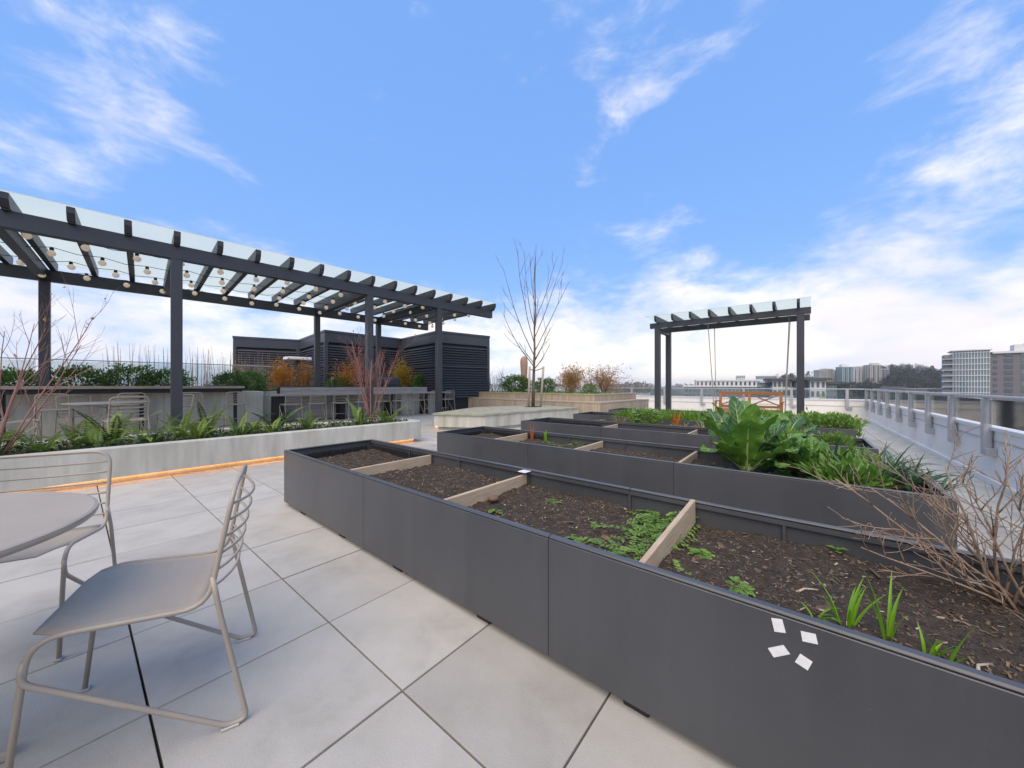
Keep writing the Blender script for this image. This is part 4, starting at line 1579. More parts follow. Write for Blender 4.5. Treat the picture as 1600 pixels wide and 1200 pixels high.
def weed(label, loc, n, R, h, seed, mt=None, L=.035, group=None, cat='weed', name='weed'):
    """low rosette of feathery cut leaves"""
    r = random.Random(seed)
    t = thing(name, label, cat, loc, r.uniform(0, 6), group)
    b = MB()
    for k in range(n):
        a = r.uniform(0, 6.28)
        el = r.uniform(.1, 1.0)
        d = Vector((math.cos(a), math.sin(a), el)).normalized()
        le = R * r.uniform(.5, 1.1)
        bend = r.uniform(.6, 1.3)
        p = Vector((0, 0, 0))
        m_ = 7
        prev = p
        for i in range(1, m_ + 1):
            tt = i / m_
            dd = (d + Vector((0, 0, -bend * tt))).normalized()
            q = prev + dd * (le / m_)
            q.z = max(q.z, .006)
            if i > 1:
                sd = dd.cross(Vector((0, 0, 1)))
                if sd.length < .01: sd = Vector((1, 0, 0))
                sd.normalize()
                for s in (-1, 1):
                    leaf_quad(b, q, sd * s + dd * .7 + Vector((0, 0, r.uniform(-.1, .35))), Vector((0, 0, 1)), L * r.uniform(.6, 1.1) * (1.1 - .5 * tt), L * .45, .1)
            else:
                pass
            b.add([prev + Vector((0, 0, .001)), prev + Vector((.002, 0, 0)), q + Vector((.002, 0, 0)), q], [(0, 1, 2, 3)])
            prev = q
        leaf_quad(b, prev, dd, Vector((0, 0, 1)), L * .9, L * .45, .1)
    b.build('leaves', mt or M['weed'], t)
    return t


SZ = SOIL_Z


def on(px, py, z=SZ):
    return at(px, py, z)


WG = 'feathery weeds in the nearest bed'
for i, (px, py, n, R, lab) in enumerate((
        (1008, 843, 26, .17, 'largest feathery weed clump against the tall pale divider board'),
        (1030, 812, 22, .15, 'feathery weed clump by the rear end of the tall divider board'),
        (985, 870, 18, .11, 'pale feathery weed at the foot of the tall divider board'),
        (945, 858, 12, .09, 'low weed along the near rim left of the tall divider board'),
        (912, 848, 12, .08, 'leftmost low weed along the near rim of the nearest bed'),
        (965, 866, 10, .07, 'small bright weed between the rim weeds and the tall board'),
        (862, 783, 5, .045, 'tiny seedling alone in the middle of the third soil section'),
        (927, 820, 4, .03, 'tiniest seedling in the open soil left of the weed clump'),
        (1150, 913, 8, .055, 'small bright weed in the open soil of the last section'),
        (1098, 864, 8, .05, 'small weed right of the tall divider board'),
        (1065, 900, 9, .055, 'weed by the near rim just right of the tall divider board'),
        (775, 798, 5, .04, 'tiny weed beside the second divider board'))):
    weed(lab, on(px, py + 2, SZ - .002), int(n * 1.4), R * 1.25, .1, 400 + i, group=WG, L=.024 + R * .08)
# two-leaf seedling
sd = thing('seedling', 'round-leaved green seedling near the rear wall of the nearest bed', 'seedling', on(1308, 868))
b = MB()
for a, z in ((0.2, .035), (2.4, .045), (4.2, .03), (5.4, .05)):
    leaf_quad(b, Vector((0, 0, z * .6)), Vector((math.cos(a), math.sin(a), .25)), Vector((0, 0, 1)), .04, .03, .1)
b.tube([(0, 0, -.01), (0, 0, .03)], .002, 5)
b.build('leaves', M['weed'], sd)
# green onions along the near rim
for i, (px, py, n, L, lab) in enumerate(((1275, 972, 7, .085, 'lowest bent clump of green onion shoots'), (1322, 986, 9, .17, 'tall bright clump of green onion shoots, leftmost upright one'),
                                         (1385, 1008, 5, .20, 'green onion with one tall straight shoot and bent leaves'), (1448, 1034, 7, .09, 'short green onion clump near the right end'), (1481, 1040, 4, .13, 'single upright green onion shoot at the far right'))):
    tuft('green_onion', lab, on(px, py, SZ - .002), n, L, .012, .35 if i not in (0,) else .9, M['onion'], 500 + i, 'onion', 'green onions in the nearest bed', .45, .018, True)
# a cobble and sticks
o = MB().lathe([(.004, 0), (.030, .006), (.036, .018), (.028, .030), (.006, .036)], 10).build('stone', mat('stone_brown', (.17, .10, .07), .85, var=.3), None, True)
o.location = on(771, 783); tag(o, 'rounded brown stone beside the second divider board', 'stone')
for i, (px, py, an, L, lab) in enumerate(((1262, 928, 10, .12, 'thin curved twig lying on soil in the last section'), (1540, 1052, 25, .10, 'short pale stick lying at the near rim on the right'), (1355, 870, -20, .09, 'dark flat stick lying by the rear wall of the bed'))):
    o = MB().tube([(-L / 2, 0, .006), (0, .012, .012), (L / 2, 0, .007)], .0045, 6, True, .0025).build('stick', M['chip_pale'] if i < 2 else M['brown_twig'], None, True)
    o.location = on(px, py, SZ + .004); o.rotation_euler = (0, 0, rad(an)); tag(o, lab, 'stick')

# bare brown shrub at the right end of the nearest bed
PS = dict(seg=6, curve=.15, up=.16, kids=[0, 5, 7, 7], ratio=.48, ang=.60, start=.18, rmin=.0011)
sh = thing('bare_shrub', 'bare brown branching shrub at the right end of the nearest bed', 'shrub', (1.70, 1.20, SZ - .02))
r = random.Random(17)
for (dx, dy, dz, L, r0) in ((-.9, .15, .75, .80, .011), (-.75, -.1, .95, .75, .010), (-.55, .2, 1.1, .72, .011), (-.35, 0, 1.2, .72, .010), (-.15, .1, 1.3, .70, .010), (.1, -.1, 1.2, .68, .009),
                           (-1.1, .1, .50, .72, .009), (-.95, -.2, .62, .62, .008), (.3, .15, 1.1, .6, .009), (-.3, .4, 1.0, .70, .009), (-.7, .35, .8, .74, .009), (-.2, -.25, 1.15, .55, .008)):
    b = MB()
    grow(b, Vector((r.uniform(-.06, .06), r.uniform(-.06, .06), 0)), Vector((dx, dy, dz)), L * .72 * r.uniform(.9, 1.05), r0 * .60, 2, r, PS)
    b.build('stem', M['brown_twig'], sh, True)


# big leafy plant
def big_leaf(parent, az, lean, L, W_, pet, droop, mt, seed, base=(0, 0, 0)):
    r = random.Random(seed)
    nu, nv = 16, 12
    b = MB()
    ctr = []
    p = Vector((.02, 0, 0))
    a = math.pi / 2 - lean
    n = 22
    tot = pet + L
    pts = []
    for i in range(n + 1):
        pts.append((p.copy(), a))
        t = i / n
        a -= droop * (t ** 1.5) / n * 2.4
        p = p + Vector((math.cos(a), 0, math.sin(a))) * (tot / n)

    def cen(s):
        f = min(n - 1e-6, s / tot * n)
        i = int(f)
        return pts[i][0].lerp(pts[i + 1][0], f - i), pts[i][1]
    vs_ = []
    for i in range(nu + 1):
        u = i / nu
        c, an = cen(pet * .75 + (tot - pet * .75) * u)
        w = W_ * .5 * (.18 + .82 * min(1, u * 1.9) ** .8) * max(.05, 1 - u ** 4.5) ** .5
        nrm = Vector((-math.sin(an), 0, math.cos(an)))
        for j in range(nv + 1):
            v = -1 + 2 * j / nv
            ruf = .020 * math.sin(u * 17 + seed) * abs(v) ** 2 + .014 * math.sin(u * 29 + v * 3 + seed * 2) * abs(v) ** 2
            pk = .010 * mnoise.noise(Vector((u * 9, v * 5, seed)))
            q = c + Vector((0, v * w, 0)) + nrm * (0.14 * w * v * v + ruf * (W_ / .25) + pk - .004 * (1 - abs(v)))
            vs_.append(tuple(q))
    fs_ = []
    for i in range(nu):
        for j in range(nv):
            q = i * (nv + 1) + j
            fs_.append((q, q + nv + 1, q + nv + 2, q + 1))
    b.add(vs_, fs_)
    o = b.build('leaf', mt, parent, True, base, (0, 0, az))
    m = MB()
    m.tube([cen(tot * .93 * k / 12)[0] - Vector((0, 0, .002)) for k in range(13)], .013 * W_ / .25, 7, True, .002)
    for k in range(3, 11):
        u = k / 12
        c, an = cen(pet * .75 + (tot - pet * .75) * u)
        c2, an2 = cen(min(tot * .99, pet * .75 + (tot - pet * .75) * (u + .12)))
        w = W_ * .5 * (.18 + .82 * min(1, u * 1.9) ** .8) * max(.05, 1 - (u + .12) ** 4.5) ** .5 * .8
        nrm = Vector((-math.sin(an2), 0, math.cos(an2)))
        for s in (-1, 1):
            e = c2 + Vector((0, s * w, 0)) + nrm * (.14 * w * .6 + .005)
            m.tube([c + nrm * .001, (c + e) / 2 + nrm * .004, e], .0022, 4, False, .0008)
    m.build('midrib', M['rib'], o, True)
    return o


cb = on(1166, 741, SZ)
ch = thing('leafy_green_plant', 'huge leafy green vegetable plant with broad upright leaves in the second bed', 'plant', cb)
MB().lathe([(.030, -.02), (.036, .05), (.030, .12), (.02, .16)], 10).build('stalk', M['rib'], ch, True)
for i, (az, lean, L, W_, pet, dr) in enumerate(((-95, .10, .46, .20, .10, .15), (-60, .30, .42, .22, .10, .35), (-120, .42, .42, .22, .10, .45), (-20, .45, .40, .21, .10, .5), (180, .55, .46, .24, .10, .55),
                                               (150, .30, .50, .22, .10, .25), (60, .25, .50, .22, .10, .2), (100, .15, .52, .20, .10, .12), (20, .5, .44, .22, .12, .6), (-150, .8, .40, .24, .10, .8),
                                               (-75, .75, .34, .22, .08, .9), (-30, .85, .36, .22, .10, .9), (200, .95, .40, .22, .10, .8), (120, .6, .46, .24, .10, .6), (-5, .75, .42, .22, .12, .7), (75, .6, .44, .22, .1, .6))):
    big_leaf(ch, rad(az), lean, L, W_, pet, dr, M['chard_dark'] if i % 4 == 3 else M['chard'], i + 1, (0, 0, .03))
cb2 = on(1275, 748, SZ)
c2p = thing('leafy_green_plant', 'lower sprawling leafy green plant right of the huge one', 'plant', cb2)
for i, (az, lean, L, W_, dr) in enumerate(((165, .75, .42, .28, .9), (60, .8, .40, .26, .8), (10, .95, .40, .22, .9), (-40, 1.1, .34, .2, .8), (-160, 1.15, .36, .16, .6), (110, .6, .36, .25, .7), (-90, 1.2, .30, .15, .7))):
    big_leaf(c2p, rad(az), lean, L, W_, .08, dr, M['chard'], 40 + i, (0, 0, .02))
cb3 = on(1122, 690, SZ)
c3 = thing('leafy_green_plant', 'dark leafy cabbage plant behind the huge green plant in the third bed', 'plant', at(1128, 682, SZ))
for i, (az, lean, L) in enumerate(((170, .5, .34), (120, .3, .36), (60, .4, .34), (0, .6, .32), (-60, .7, .28), (-130, .7, .3), (220, .9, .3), (30, .9, .3))):
    big_leaf(c3, rad(az), lean, L, .20, .08, .7, M['chard_dark'], 60 + i)
c4 = thing('leafy_green_plant', 'dark leafy cabbage plant peeping out right behind the huge green plant', 'plant', at(1222, 697, SZ))
for i, (az, lean, L) in enumerate(((20, .6, .42), (60, .4, .40), (-20, .8, .40), (120, .4, .36), (-70, .9, .3), (160, .7, .3))):
    big_leaf(c4, rad(az), lean, L, .22, .08, .7, M['chard_dark'] if i != 1 else M['chard'], 80 + i)
for i, (px, py) in enumerate(((1375, 762), (1405, 750), (1420, 772), (1440, 765), (1462, 778), (1390, 742))):
    tuft('leek', 'strap-leaved leek clump, %s from the left in the second bed' % ORD[[0, 2, 3, 4, 5, 1][i]], on(px, py, SZ), 13, .34, .024, .9, M['leek'], 600 + i, 'leek', 'leeks in the second bed', .7, .03, True)
for i, (px, py) in enumerate(((1300, 762), (1330, 766), (1355, 770))):
    tuft('yellowing_greens', ['yellowing leafy stems right under the sprawling plant', 'middle tuft of yellowing greens in the second bed', 'yellowing tuft next to the leeks'][i], on(px, py, SZ), 26, .22, .016, 1.1, M['straw'] if i != 1 else M['grassy'], 640 + i, 'plant', None, 1.0, .06)
tuft('yellowing_greens', 'dense green stems in front of the leeks at the panel edge', on(1345, 777, SZ), 30, .17, .016, 1.2, M['weed'], 650, 'plant', None, 1.0, .08)
# dense greens filling the right half of the second bed
for i, (x, y, R, h, mt_, lab) in enumerate(((3.70, .70, .19, .15, 'chard', 'dense leafy greens behind the sprawling plant'), (4.00, .32, .16, .10, 'chard', 'low broad green leafy mass at the panel edge below the leeks'),
                                            (4.06, .62, .18, .13, 'weed', 'leafy mass between the sprawling plant and the leeks'))):
    bush(lab, bed2.location + fr(AG, x, y, SZ - .02), (R, R, h), 170, M[mt_], .085, .045, 800 + i, 'plant', None, 'leafy_greens', up=.7, shell=.2, lump=.7, stems=False)
for i, (x, y) in enumerate(((3.95, .62), (4.12, .66), (4.18, .45), (4.05, .36))):
    tuft('leek', 'extra strap-leaved leek at the right end of the second bed, %s from the left' % ORD[i], bed2.location + fr(AG, x, y, SZ), 14, .42, .026, .9, M['leek'], 620 + i, 'leek', 'leeks at the bed end', .7, .03, True)
for i, (x, y, R) in enumerate(((3.2, .4, .26), (3.7, .5, .26), (4.1, .45, .22))):
    bush('leafy clump in the third bed, %s from the right end' % ORD[2 - i], bed3.location + fr(AG, x, y, SZ - .02), (R * .8, R * .8, .11), 160, M['weed'], .07, .04, 820 + i, 'plant', 'leafy clumps of the third bed', 'leafy_greens', up=.7, shell=.2, stems=False)
# second bed, left sections
for i, (px, py, n, R) in enumerate(((868, 697, 9, .09), (890, 697, 12, .11), (905, 696, 14, .12), (922, 699, 12, .10), (855, 692, 8, .08), (936, 702, 8, .07), (1135, 735, 10, .09))):
    weed('low green weed in the second bed, %s from the left' % ORD[[1, 2, 3, 4, 0, 5, 6][i]], on(px, py), n, R, .1, 700 + i, L=.035, group='weeds in the second bed')
o = tuft('rusty_stalk', 'upright rusty dead stalk in the second bed', on(832, 688), 5, .26, .012, .05, M['flower_orange'], 720, 'plant', None, .12, .03)
o = tuft('bright_shoot', 'short bright green shoot beside the rusty stalk', on(852, 690), 8, .14, .03, .02, M['onion'], 721, 'plant', None, .12, .03)
tuft('dry_stalk', 'single thin dry seed stalk standing in the third bed', on(962, 668), 3, .62, .007, .02, M['straw'], 722, 'plant', None, .06, .01)
# third bed
fw = bush('white flowering green plant in the third bed', on(1008, 668), (.27, .24, .17), 700, M['weed'], .05, .03, 730, 'flower', name='flowering_plant')
b = MB()
r = random.Random(4)
for _ in range(26):
    a = r.uniform(0, 6.28); q = r.uniform(.3, 1) ** .5
    c = Vector((math.cos(a) * .24 * q, math.sin(a) * .22 * q, .35 + r.uniform(-.02, .04) - .12 * q * q))
    for k in range(5):
        e = k * 1.2566 + a
        leaf_quad(b, c, Vector((math.cos(e), math.sin(e), .35)), Vector((0, 0, 1)), .036, .028, .1)
b.build('blossoms', M['flower_white'], fw)
tuft('dry_clump', 'straw-coloured dying clump left of the white flowers', on(968, 664), 40, .30, .014, .8, M['straw'], 731, 'plant', None, .8, .10)
weed('pale ground-hugging plant at the left part of the third bed', on(935, 660), 20, .20, .1, 732, M['straw'], .06, cat='plant')
weed('olive seedlings left of the third bed divider', on(1045, 668), 16, .16, .1, 733, M['straw'], .05, cat='plant')
of = tuft('orange_plant', 'bright orange dying leaf cluster in the third bed', on(1058, 668), 10, .34, .035, .25, M['flower_orange'], 734, 'plant', None, .4, .06)
tuft('dry_clump', 'dry straw tuft at the foot of the orange cluster', on(1068, 673), 40, .20, .014, 1.0, M['straw'], 735, 'plant', None, 1.0, .14)
tuft('orange_plant', 'small yellow-orange leaves left of the huge green plant', on(1098, 674), 8, .20, .028, .5, M['yellow_leaf'], 736, 'plant', None, .6, .05)
tuft('dry_clump', 'brown withered tuft left of the huge green plant', on(1085, 676), 30, .18, .014, 1.0, M['brown_twig'], 737, 'plant', None, 1.0, .12)
for i, (px, py) in enumerate(((838, 655), (856, 655), (872, 657))):
    weed('small weed at the left end of the third bed, %s from the left' % ORD[i], on(px, py), 8, .10, .1, 740 + i, L=.05, group='weeds at the end of the third bed')
for i, px in enumerate((1322, 1345)):
    tuft('leek', ['small leek at the right end of the third bed', 'rightmost small leek of the third bed'][i], at(px, 694, SZ), 8, .20, .016, .7, M['leek'], 745 + i, 'leek', None, .6, .02)


# grassy green cover of beds 4 and 5
def cover(label, bed_o, x0, x1, n, L, mt, seed, y0=.06, y1=.84):
    r = random.Random(seed)
    b = MB()
    for _ in range(n):
        x = r.uniform(x0, x1); y = r.uniform(y0, y1)
        a = r.uniform(0, 6.28)
        s = r.uniform(.1, .9)
        k = .75 + .5 * mnoise.noise(Vector((x * 3, y * 3, seed)))
        blade(b, Vector((x, y, SZ - .01)), Vector((math.cos(a) * s, math.sin(a) * s, 1)), L * k * r.uniform(.5, 1.15), .014, r.uniform(.2, .9), r, 4)
    o = b.build('grassy_cover', mt, None, True)
    o.location = bed_o.location; o.rotation_euler = (0, 0, AG)
    return tag(o, label, 'greens', kind='stuff')


cover('bright green grassy leaves filling the fourth bed', bed4, .9, 3.1, 4600, .38, M['grassy'], 1)
cover('bright green grassy leaves at the right of the fourth bed', bed4, 2.9, 4.0, 1500, .22, M['grassy'], 2)
cover('green grassy leaves filling the farthest bed', bed5, .6, 4.2, 3600, .28, M['grassy'], 3)
for i, (x, y, R) in enumerate(((3.6, .30, .26), (4.0, .5, .28), (4.3, .35, .25), (3.3, .6, .24))):
    p = bed4.location + fr(AG, x, y, SZ)
    bush('bushy parsley clump in the fourth bed, %s from the right' % ORD[[2, 1, 0, 3][i]], p, (R, R, .16), 480, M['weed'], .06, .035, 760 + i, 'plant', 'parsley clumps', 'parsley', up=.6)
for i, (x, y) in enumerate(((.35, .5), (.62, .3), (.85, .6))):
    p = bed4.location + fr(AG, x, y, SZ)
    weed('weed at the left end of the fourth bed, %s from the left' % ORD[i], p, 12, .16, .1, 770 + i, L=.06, group='weeds at the end of the fourth bed')

# ------------------------------------------------------------------ the far view
M['f_white'] = mat('f_white', (0.62, 0.62, 0.61), .8, var=.05)
M['f_grey'] = mat('f_grey', (0.24, 0.245, 0.25), .8, var=.08)
M['f_mauve'] = mat('f_mauve', (0.17, 0.155, 0.16), .8, var=.06)
M['f_roof'] = mat('f_roof', (0.085, 0.085, 0.09), .8)
M['f_green'] = mat('f_green', (0.34, 0.40, 0.20), .8)
M['f_teal'] = mat('f_teal', (0.26, 0.36, 0.36), .5)
M['f_beige'] = mat('f_beige', (0.46, 0.43, 0.38), .8)
M['f_win'] = mat('f_win', (0.055, 0.075, 0.09), .12, spec=.8)
M['f_glass'] = mat('f_glass', (0.10, 0.145, 0.165), .10, spec=.8, objvar=.25)
M['f_brick'] = mat('f_brick', (0.22, 0.13, 0.10), .85)


def block(name, label, loc, rot, w, d, h, floors, cols, wall, win, z0=ZG, side_cols=4, balcony=None, ww=.62, wh=.58, roof=True, group=None, parts=True, over=.0, wtop=None):
    """plain modern block: local x along the front, front at y=0 facing -y"""
    t = thing(name, label, 'building', (loc[0], loc[1], z0), rot, group)
    MB().box(0, w, 0, d, 0, h).build('wall', M[wall], t)
    fh = h / floors if wtop is None else wtop
    nfl = floors
    cwid = w / cols
    wm = MB().box(-cwid * ww / 2, cwid * ww / 2, -.12, .05, 0, fh * wh).mesh('window')
    wm.materials.append(M[win])
    sm_ = MB().box(-.12, .05, -d / side_cols * ww / 2, d / side_cols * ww / 2, 0, fh * wh).mesh('window')
    sm_.materials.append(M[win])
    first = max(0, nfl - 9)
    acc = MB()
    for f in range(first, nfl):
        z = h - (nfl - f) * fh + fh * .24
        for c in range(cols):
            if parts:
                link('window', wm, None, t, ((c + .5) * cwid, 0, z))
            else:
                acc.box((c + .5) * cwid - cwid * ww / 2, (c + .5) * cwid + cwid * ww / 2, -.12, .05, z, z + fh * wh)
        for c in range(side_cols):
            if parts:
                link('window', sm_, None, t, (0, (c + .5) * d / side_cols, z))
            else:
                acc.box(-.12, .05, (c + .5) * d / side_cols - d / side_cols * ww / 2, (c + .5) * d / side_cols + d / side_cols * ww / 2, z, z + fh * wh)
        if balcony:
            for (c0, c1) in balcony:
                if parts:
                    s_ = MB().box(c0 * cwid, c1 * cwid, -1.6, -.13, z - fh * .24, z - fh * .24 + .28).build('balcony', M['f_white'], t)
                    MB().box(c0 * cwid, c1 * cwid, -1.6, -1.5, z - fh * .24 + .3, z - fh * .24 + 1.25).build('balustrade', M['f_glass'], s_)
                else:
                    acc.box(c0 * cwid, c1 * cwid, -1.4, -.13, z - fh * .24, z - fh * .24 + .9)
    if acc.v:
        tag(acc.build('window_grid', M[win], t), kind='stuff')
    if roof:
        MB().box(-.4 - over, w + .4 + over, -.4 - over, d + .4 + over, h, h + .7).build('roof', M['f_roof'] if over else M['f_white'], t)
    return t


# long white apartment block across the water, and the grey wing below it
def fbl(px0, px1, Y, ytop):
    pc = (px0 + px1) / 2
    th = math.atan2(pc - 800, F)
    rot = -th * .8
    w = (px1 - px0) / F * Y * math.cos(th) * 1.06
    c = far(pc, Y)
    a = (c.x - math.cos(rot) * w / 2, c.y - math.sin(rot) * w / 2)
    h = EYE + (602 - ytop) * Y / F - ZG
    return a, rot, w, h


def fblock(name, label, px0, px1, Y, ytop, floors, cols, wall, win, d=13, **k):
    a, rot, w, h = fbl(px0, px1, Y, ytop)
    return block(name, label, a, rot, w, d, h, floors, cols, wall, win, **k), w, h


fblock('apartment_block', 'long white apartment block with dark upright windows beyond the swing', 1088, 1192, 190, 595.2, 7, 16, 'f_white', 'f_win', ww=.42, wh=.62, side_cols=5)
fblock('apartment_block', 'lower grey apartment wing with many windows in front of the white block', 1070, 1216, 172, 604.5, 6, 24, 'f_grey', 'f_glass', ww=.66, wh=.62)
fblock('apartment_block', 'pale apartment house with dark overhanging roof left of the thick swing post', 1208, 1242, 130, 594, 7, 5, 'f_white', 'f_win', over=1.2, ww=.6)
fblock('apartment_block', 'dark grey link building beside the pale house', 1190, 1209, 140, 598, 7, 4, 'f_grey', 'f_glass')
gb, w, h = fblock('apartment_block', 'white and pale green apartment house right of the thick swing post', 1266, 1290, 118, 594, 7, 3, 'f_white', 'f_win', over=1.0, ww=.5)
MB().box(w * .56, w * .99, -.06, .0, 0, h - 4.5).build('green_panel', M['f_green'], gb)
fblock('apartment_block', 'dark recessed apartment wing hidden partly by the thick swing post', 1244, 1266, 124, 594.5, 7, 3, 'f_grey', 'f_win', over=.8)
fblock('apartment_block', 'low dark grey building right of the white and green house', 1290, 1307, 122, 600, 6, 3, 'f_grey', 'f_glass', over=.5)
fblock('office_block', 'distant pale teal glass building above the white block', 1184, 1212, 420, 588, 9, 8, 'f_teal', 'f_glass', parts=False)
fblock('office_block', 'tiny pale distant building on the skyline above the white block', 1152, 1164, 520, 587.5, 9, 4, 'f_white', 'f_glass', parts=False)

# right-hand condominium: rounded glazed corner, mauve wall, balconies
Yc = 195.0
a = far(1480, Yc)
cd = thing('condominium', 'large grey condominium tower with rounded glazed corner at the right edge', 'building', (a.x, a.y, ZG), rad(-46))
Hc = EYE + (602 - 553) * Yc / F - ZG
FH = 3.05
wc = 40.0
nf = int(Hc / FH)
m = MB()
# glazed rounded corner, x 0..18
def arc(x0, x1, depth, n):
    return [(x0 + (x1 - x0) * i / n, -depth * math.sin(math.pi * i / n)) for i in range(n + 1)]


ar = arc(2.0, 14.0, 1.3, 12)
MB().prism([(14, 14), (2.0, 14)] + ar, 0, Hc + 1.2).build('glazed_bay', M['f_glass'], cd)
MB().prism([(14.8, 14.5), (1.2, 14.5)] + [(x, y - .9) for x, y in arc(1.3, 14.8, 1.3, 12)], Hc + 1.2, Hc + 1.7).build('bay_roof', M['f_white'], cd)
for f in range(nf - 9, nf + 1):
    z = Hc - (nf - f) * FH
    MB().prism([(14, 13), (2.0, 13)] + [(x, y - .35) for x, y in arc(1.8, 14.2, 1.3, 12)], z, z + .32).build('floor_slab', M['f_white'], cd)
for i, (x, y) in enumerate(ar):
    MB().box(x - .09, x + .09, y - .22, y + .02, Hc - 27, Hc + 1.2).build('mullion', M['f_white'], cd)
MB().box(-1.0, 2.0, 1.0, 12, 0, Hc - .5).build('stair_wall', M['f_grey'], cd)
for f in range(nf - 9, nf):
    z = Hc - (nf - f) * FH
    b_ = MB().box(-2.0, 1.9, -.8, 1.0, z, z + .28).build('balcony', M['f_white'], cd)
    MB().box(-2.0, 1.9, -.8, -.7, z + .3, z + 1.3).build('balustrade', M['f_glass'], b_)
MB().box(14.02, wc, .6, 16, 0, Hc - .8).build('wall', M['f_mauve'], cd)
MB().box(14.9, wc, -.2, 16, Hc - .8, Hc + .2).build('roof', M['f_white'], cd)
MB().box(22, wc, 3, 12, Hc + .2, Hc + 3.6).build('penthouse', M['f_white'], cd)
MB().prism([(25, 2.8), (29, 2.8), (29, 6), (25, 6)], Hc + 3.6, Hc + 3.9).build('penthouse_roof', M['f_roof'], cd)
wmesh = MB().box(0, 2.6, .40, .62, 0, 1.9).mesh('window'); wmesh.materials.append(M['f_win'])
wmes2 = MB().box(0, 1.2, .40, .62, 0, 1.3).mesh('window'); wmes2.materials.append(M['f_win'])
wmes3 = MB().box(0, 3.6, .40, .62, 0, 2.1).mesh('window'); wmes3.materials.append(M['f_glass'])
for f in range(nf - 9, nf):
    z = Hc - (nf - f) * FH
    x = 15.2
    for k, (mm_, wd) in enumerate(((wmes2, 3.4), (wmesh, 5.0), (wmes3, 5.4), (wmesh, 4.6), (wmes3, 5.4), (wmesh, 4.6), (wmes3, 5.4))):
        if x + 3.6 > wc: break
        link('window', mm_, None, cd, (x, 0, z + .55))
        if k in (3, 5):
            b_ = MB().box(x - .6, x + 3.6, -1.2, .39, z, z + .26).build('balcony', M['f_white'], cd)
            MB().box(x - .6, x + 3.6, -1.2, -1.1, z + .28, z + 1.25).build('balustrade', M['f_glass'], b_)
        x += wd
# houses with low roofs below the wood
for i, (px, Y, yt, wpx, lab) in enumerate(((1393, 240, 608, 12, 'small grey gabled roof left of the wood'), (1414, 230, 605.5, 9, 'small pale gable just right of the grey roof'), (1462, 215, 604.5, 26, 'beige flat-roofed house left of the condominium'), (1556, 120, 640, 60, 'brown low roof seen through the near railing glass'), (1440, 160, 622, 40, 'grey low roof seen through the middle railing panes'))):
    a = far(px, Y); w_ = wpx / F * Y
    h_ = EYE + (602 - yt) * Y / F - ZG
    t = thing('house', lab, 'house', (a.x - w_ / 2, a.y, ZG), rad(8 * (i % 2)), 'low houses below the hill')
    MB().box(0, w_, 0, 12, 0, h_ - 1.5).build('wall', M['f_beige' if i in (2, 1) else ('f_brick' if i == 3 else 'f_grey')], t)
    if i == 2:
        MB().box(-.8, w_ + .8, -.8, 12.8, h_ - 1.5, h_ - .9).build('roof', M['f_beige'], t)
    else:
        MB().add([(-.6, -.6, h_ - 1.5), (w_ + .6, -.6, h_ - 1.5), (w_ + .6, 12.6, h_ - 1.5), (-.6, 12.6, h_ - 1.5), (w_ * .5, -.6, h_ + .6), (w_ * .5, 12.6, h_ + .6)],
                 [(0, 4, 5, 3), (1, 2, 5, 4), (0, 1, 4), (2, 3, 5), (0, 3, 2, 1)]).build('roof', M['f_roof'], t)
    for k in range(3):
        MB().box(w_ * (.12 + .3 * k), w_ * (.28 + .3 * k), -.1, .05, h_ - 4.2, h_ - 2.6).build('window', M['f_win'], t)

# hill and its woods
hm = MB()
hp = [(1180, 597), (1240, 591), (1285, 587), (1330, 583), (1390, 577), (1440, 578), (1490, 584), (1560, 590), (1700, 588), (1900, 590)]
YH0, YH1 = 430, 900
vs_ = []
for (px, py) in hp:
    for t_ in (0, .33, .66, 1):
        Y = YH0 + (YH1 - YH0) * t_
        zt = EYE + (602 - py) * YH1 / F
        vs_.append(((px - 800) / F * Y, Y, ZG - 1 + (zt - ZG + 1) * (t_ ** .8)))
fs_ = []
for i in range(len(hp) - 1):
    for j in range(3):
        q = i * 4 + j
        fs_.append((q, q + 4, q + 5, q + 1))
hm.add(vs_, fs_)
tag(hm.build('hill', mat('hill', (.055, .065, .035), .95, col2=(.085, .07, .05), vscale=.02), None, True), kind='structure')
M['wood_dark'] = mat('wood_dark', (.030, .048, .026), .9, col2=(.016, .028, .016), vscale=.15, detail=4)
M['wood_brown'] = mat('wood_brown', (.10, .075, .058), .9, col2=(.05, .04, .032), vscale=.15, detail=4)
M['far_bare'] = mat('far_bare', (.17, .145, .115), .9)


def far_trees(name, label, spots, mt, hh, ww, seed, conif=False, nleaf=46, lsz=2.6):
    r = random.Random(seed)
    b = MB()
    for (x, y, z) in spots:
        H = hh * r.uniform(.6, 1.2); Wd = ww * r.uniform(.7, 1.2)
        b.tube([(x, y, z - 1), (x, y, z + H * .8)], .35, 4, True, .08)
        for k in range(nleaf):
            f = r.random() ** .8
            if conif:
                rr = Wd * (1 - f) * r.uniform(.4, 1.0) + .2
                zz = z + H * (.12 + .88 * f)
            else:
                rr = Wd * math.sin(math.pi * min(1, .15 + f * .85)) ** .6 * r.uniform(.2, 1.0)
                zz = z + H * (.2 + .8 * f)
            a_ = r.uniform(0, 6.28)
            c = Vector((x + math.cos(a_) * rr, y + math.sin(a_) * rr, zz))
            d = Vector((math.cos(a_), math.sin(a_), r.uniform(-.4, .5)))
            leaf_quad(b, c, d, rvec(r), lsz * r.uniform(.5, 1.2), lsz * .6)
    o = b.build(name, mt, None)
    return tag(o, label, 'trees', kind='stuff')


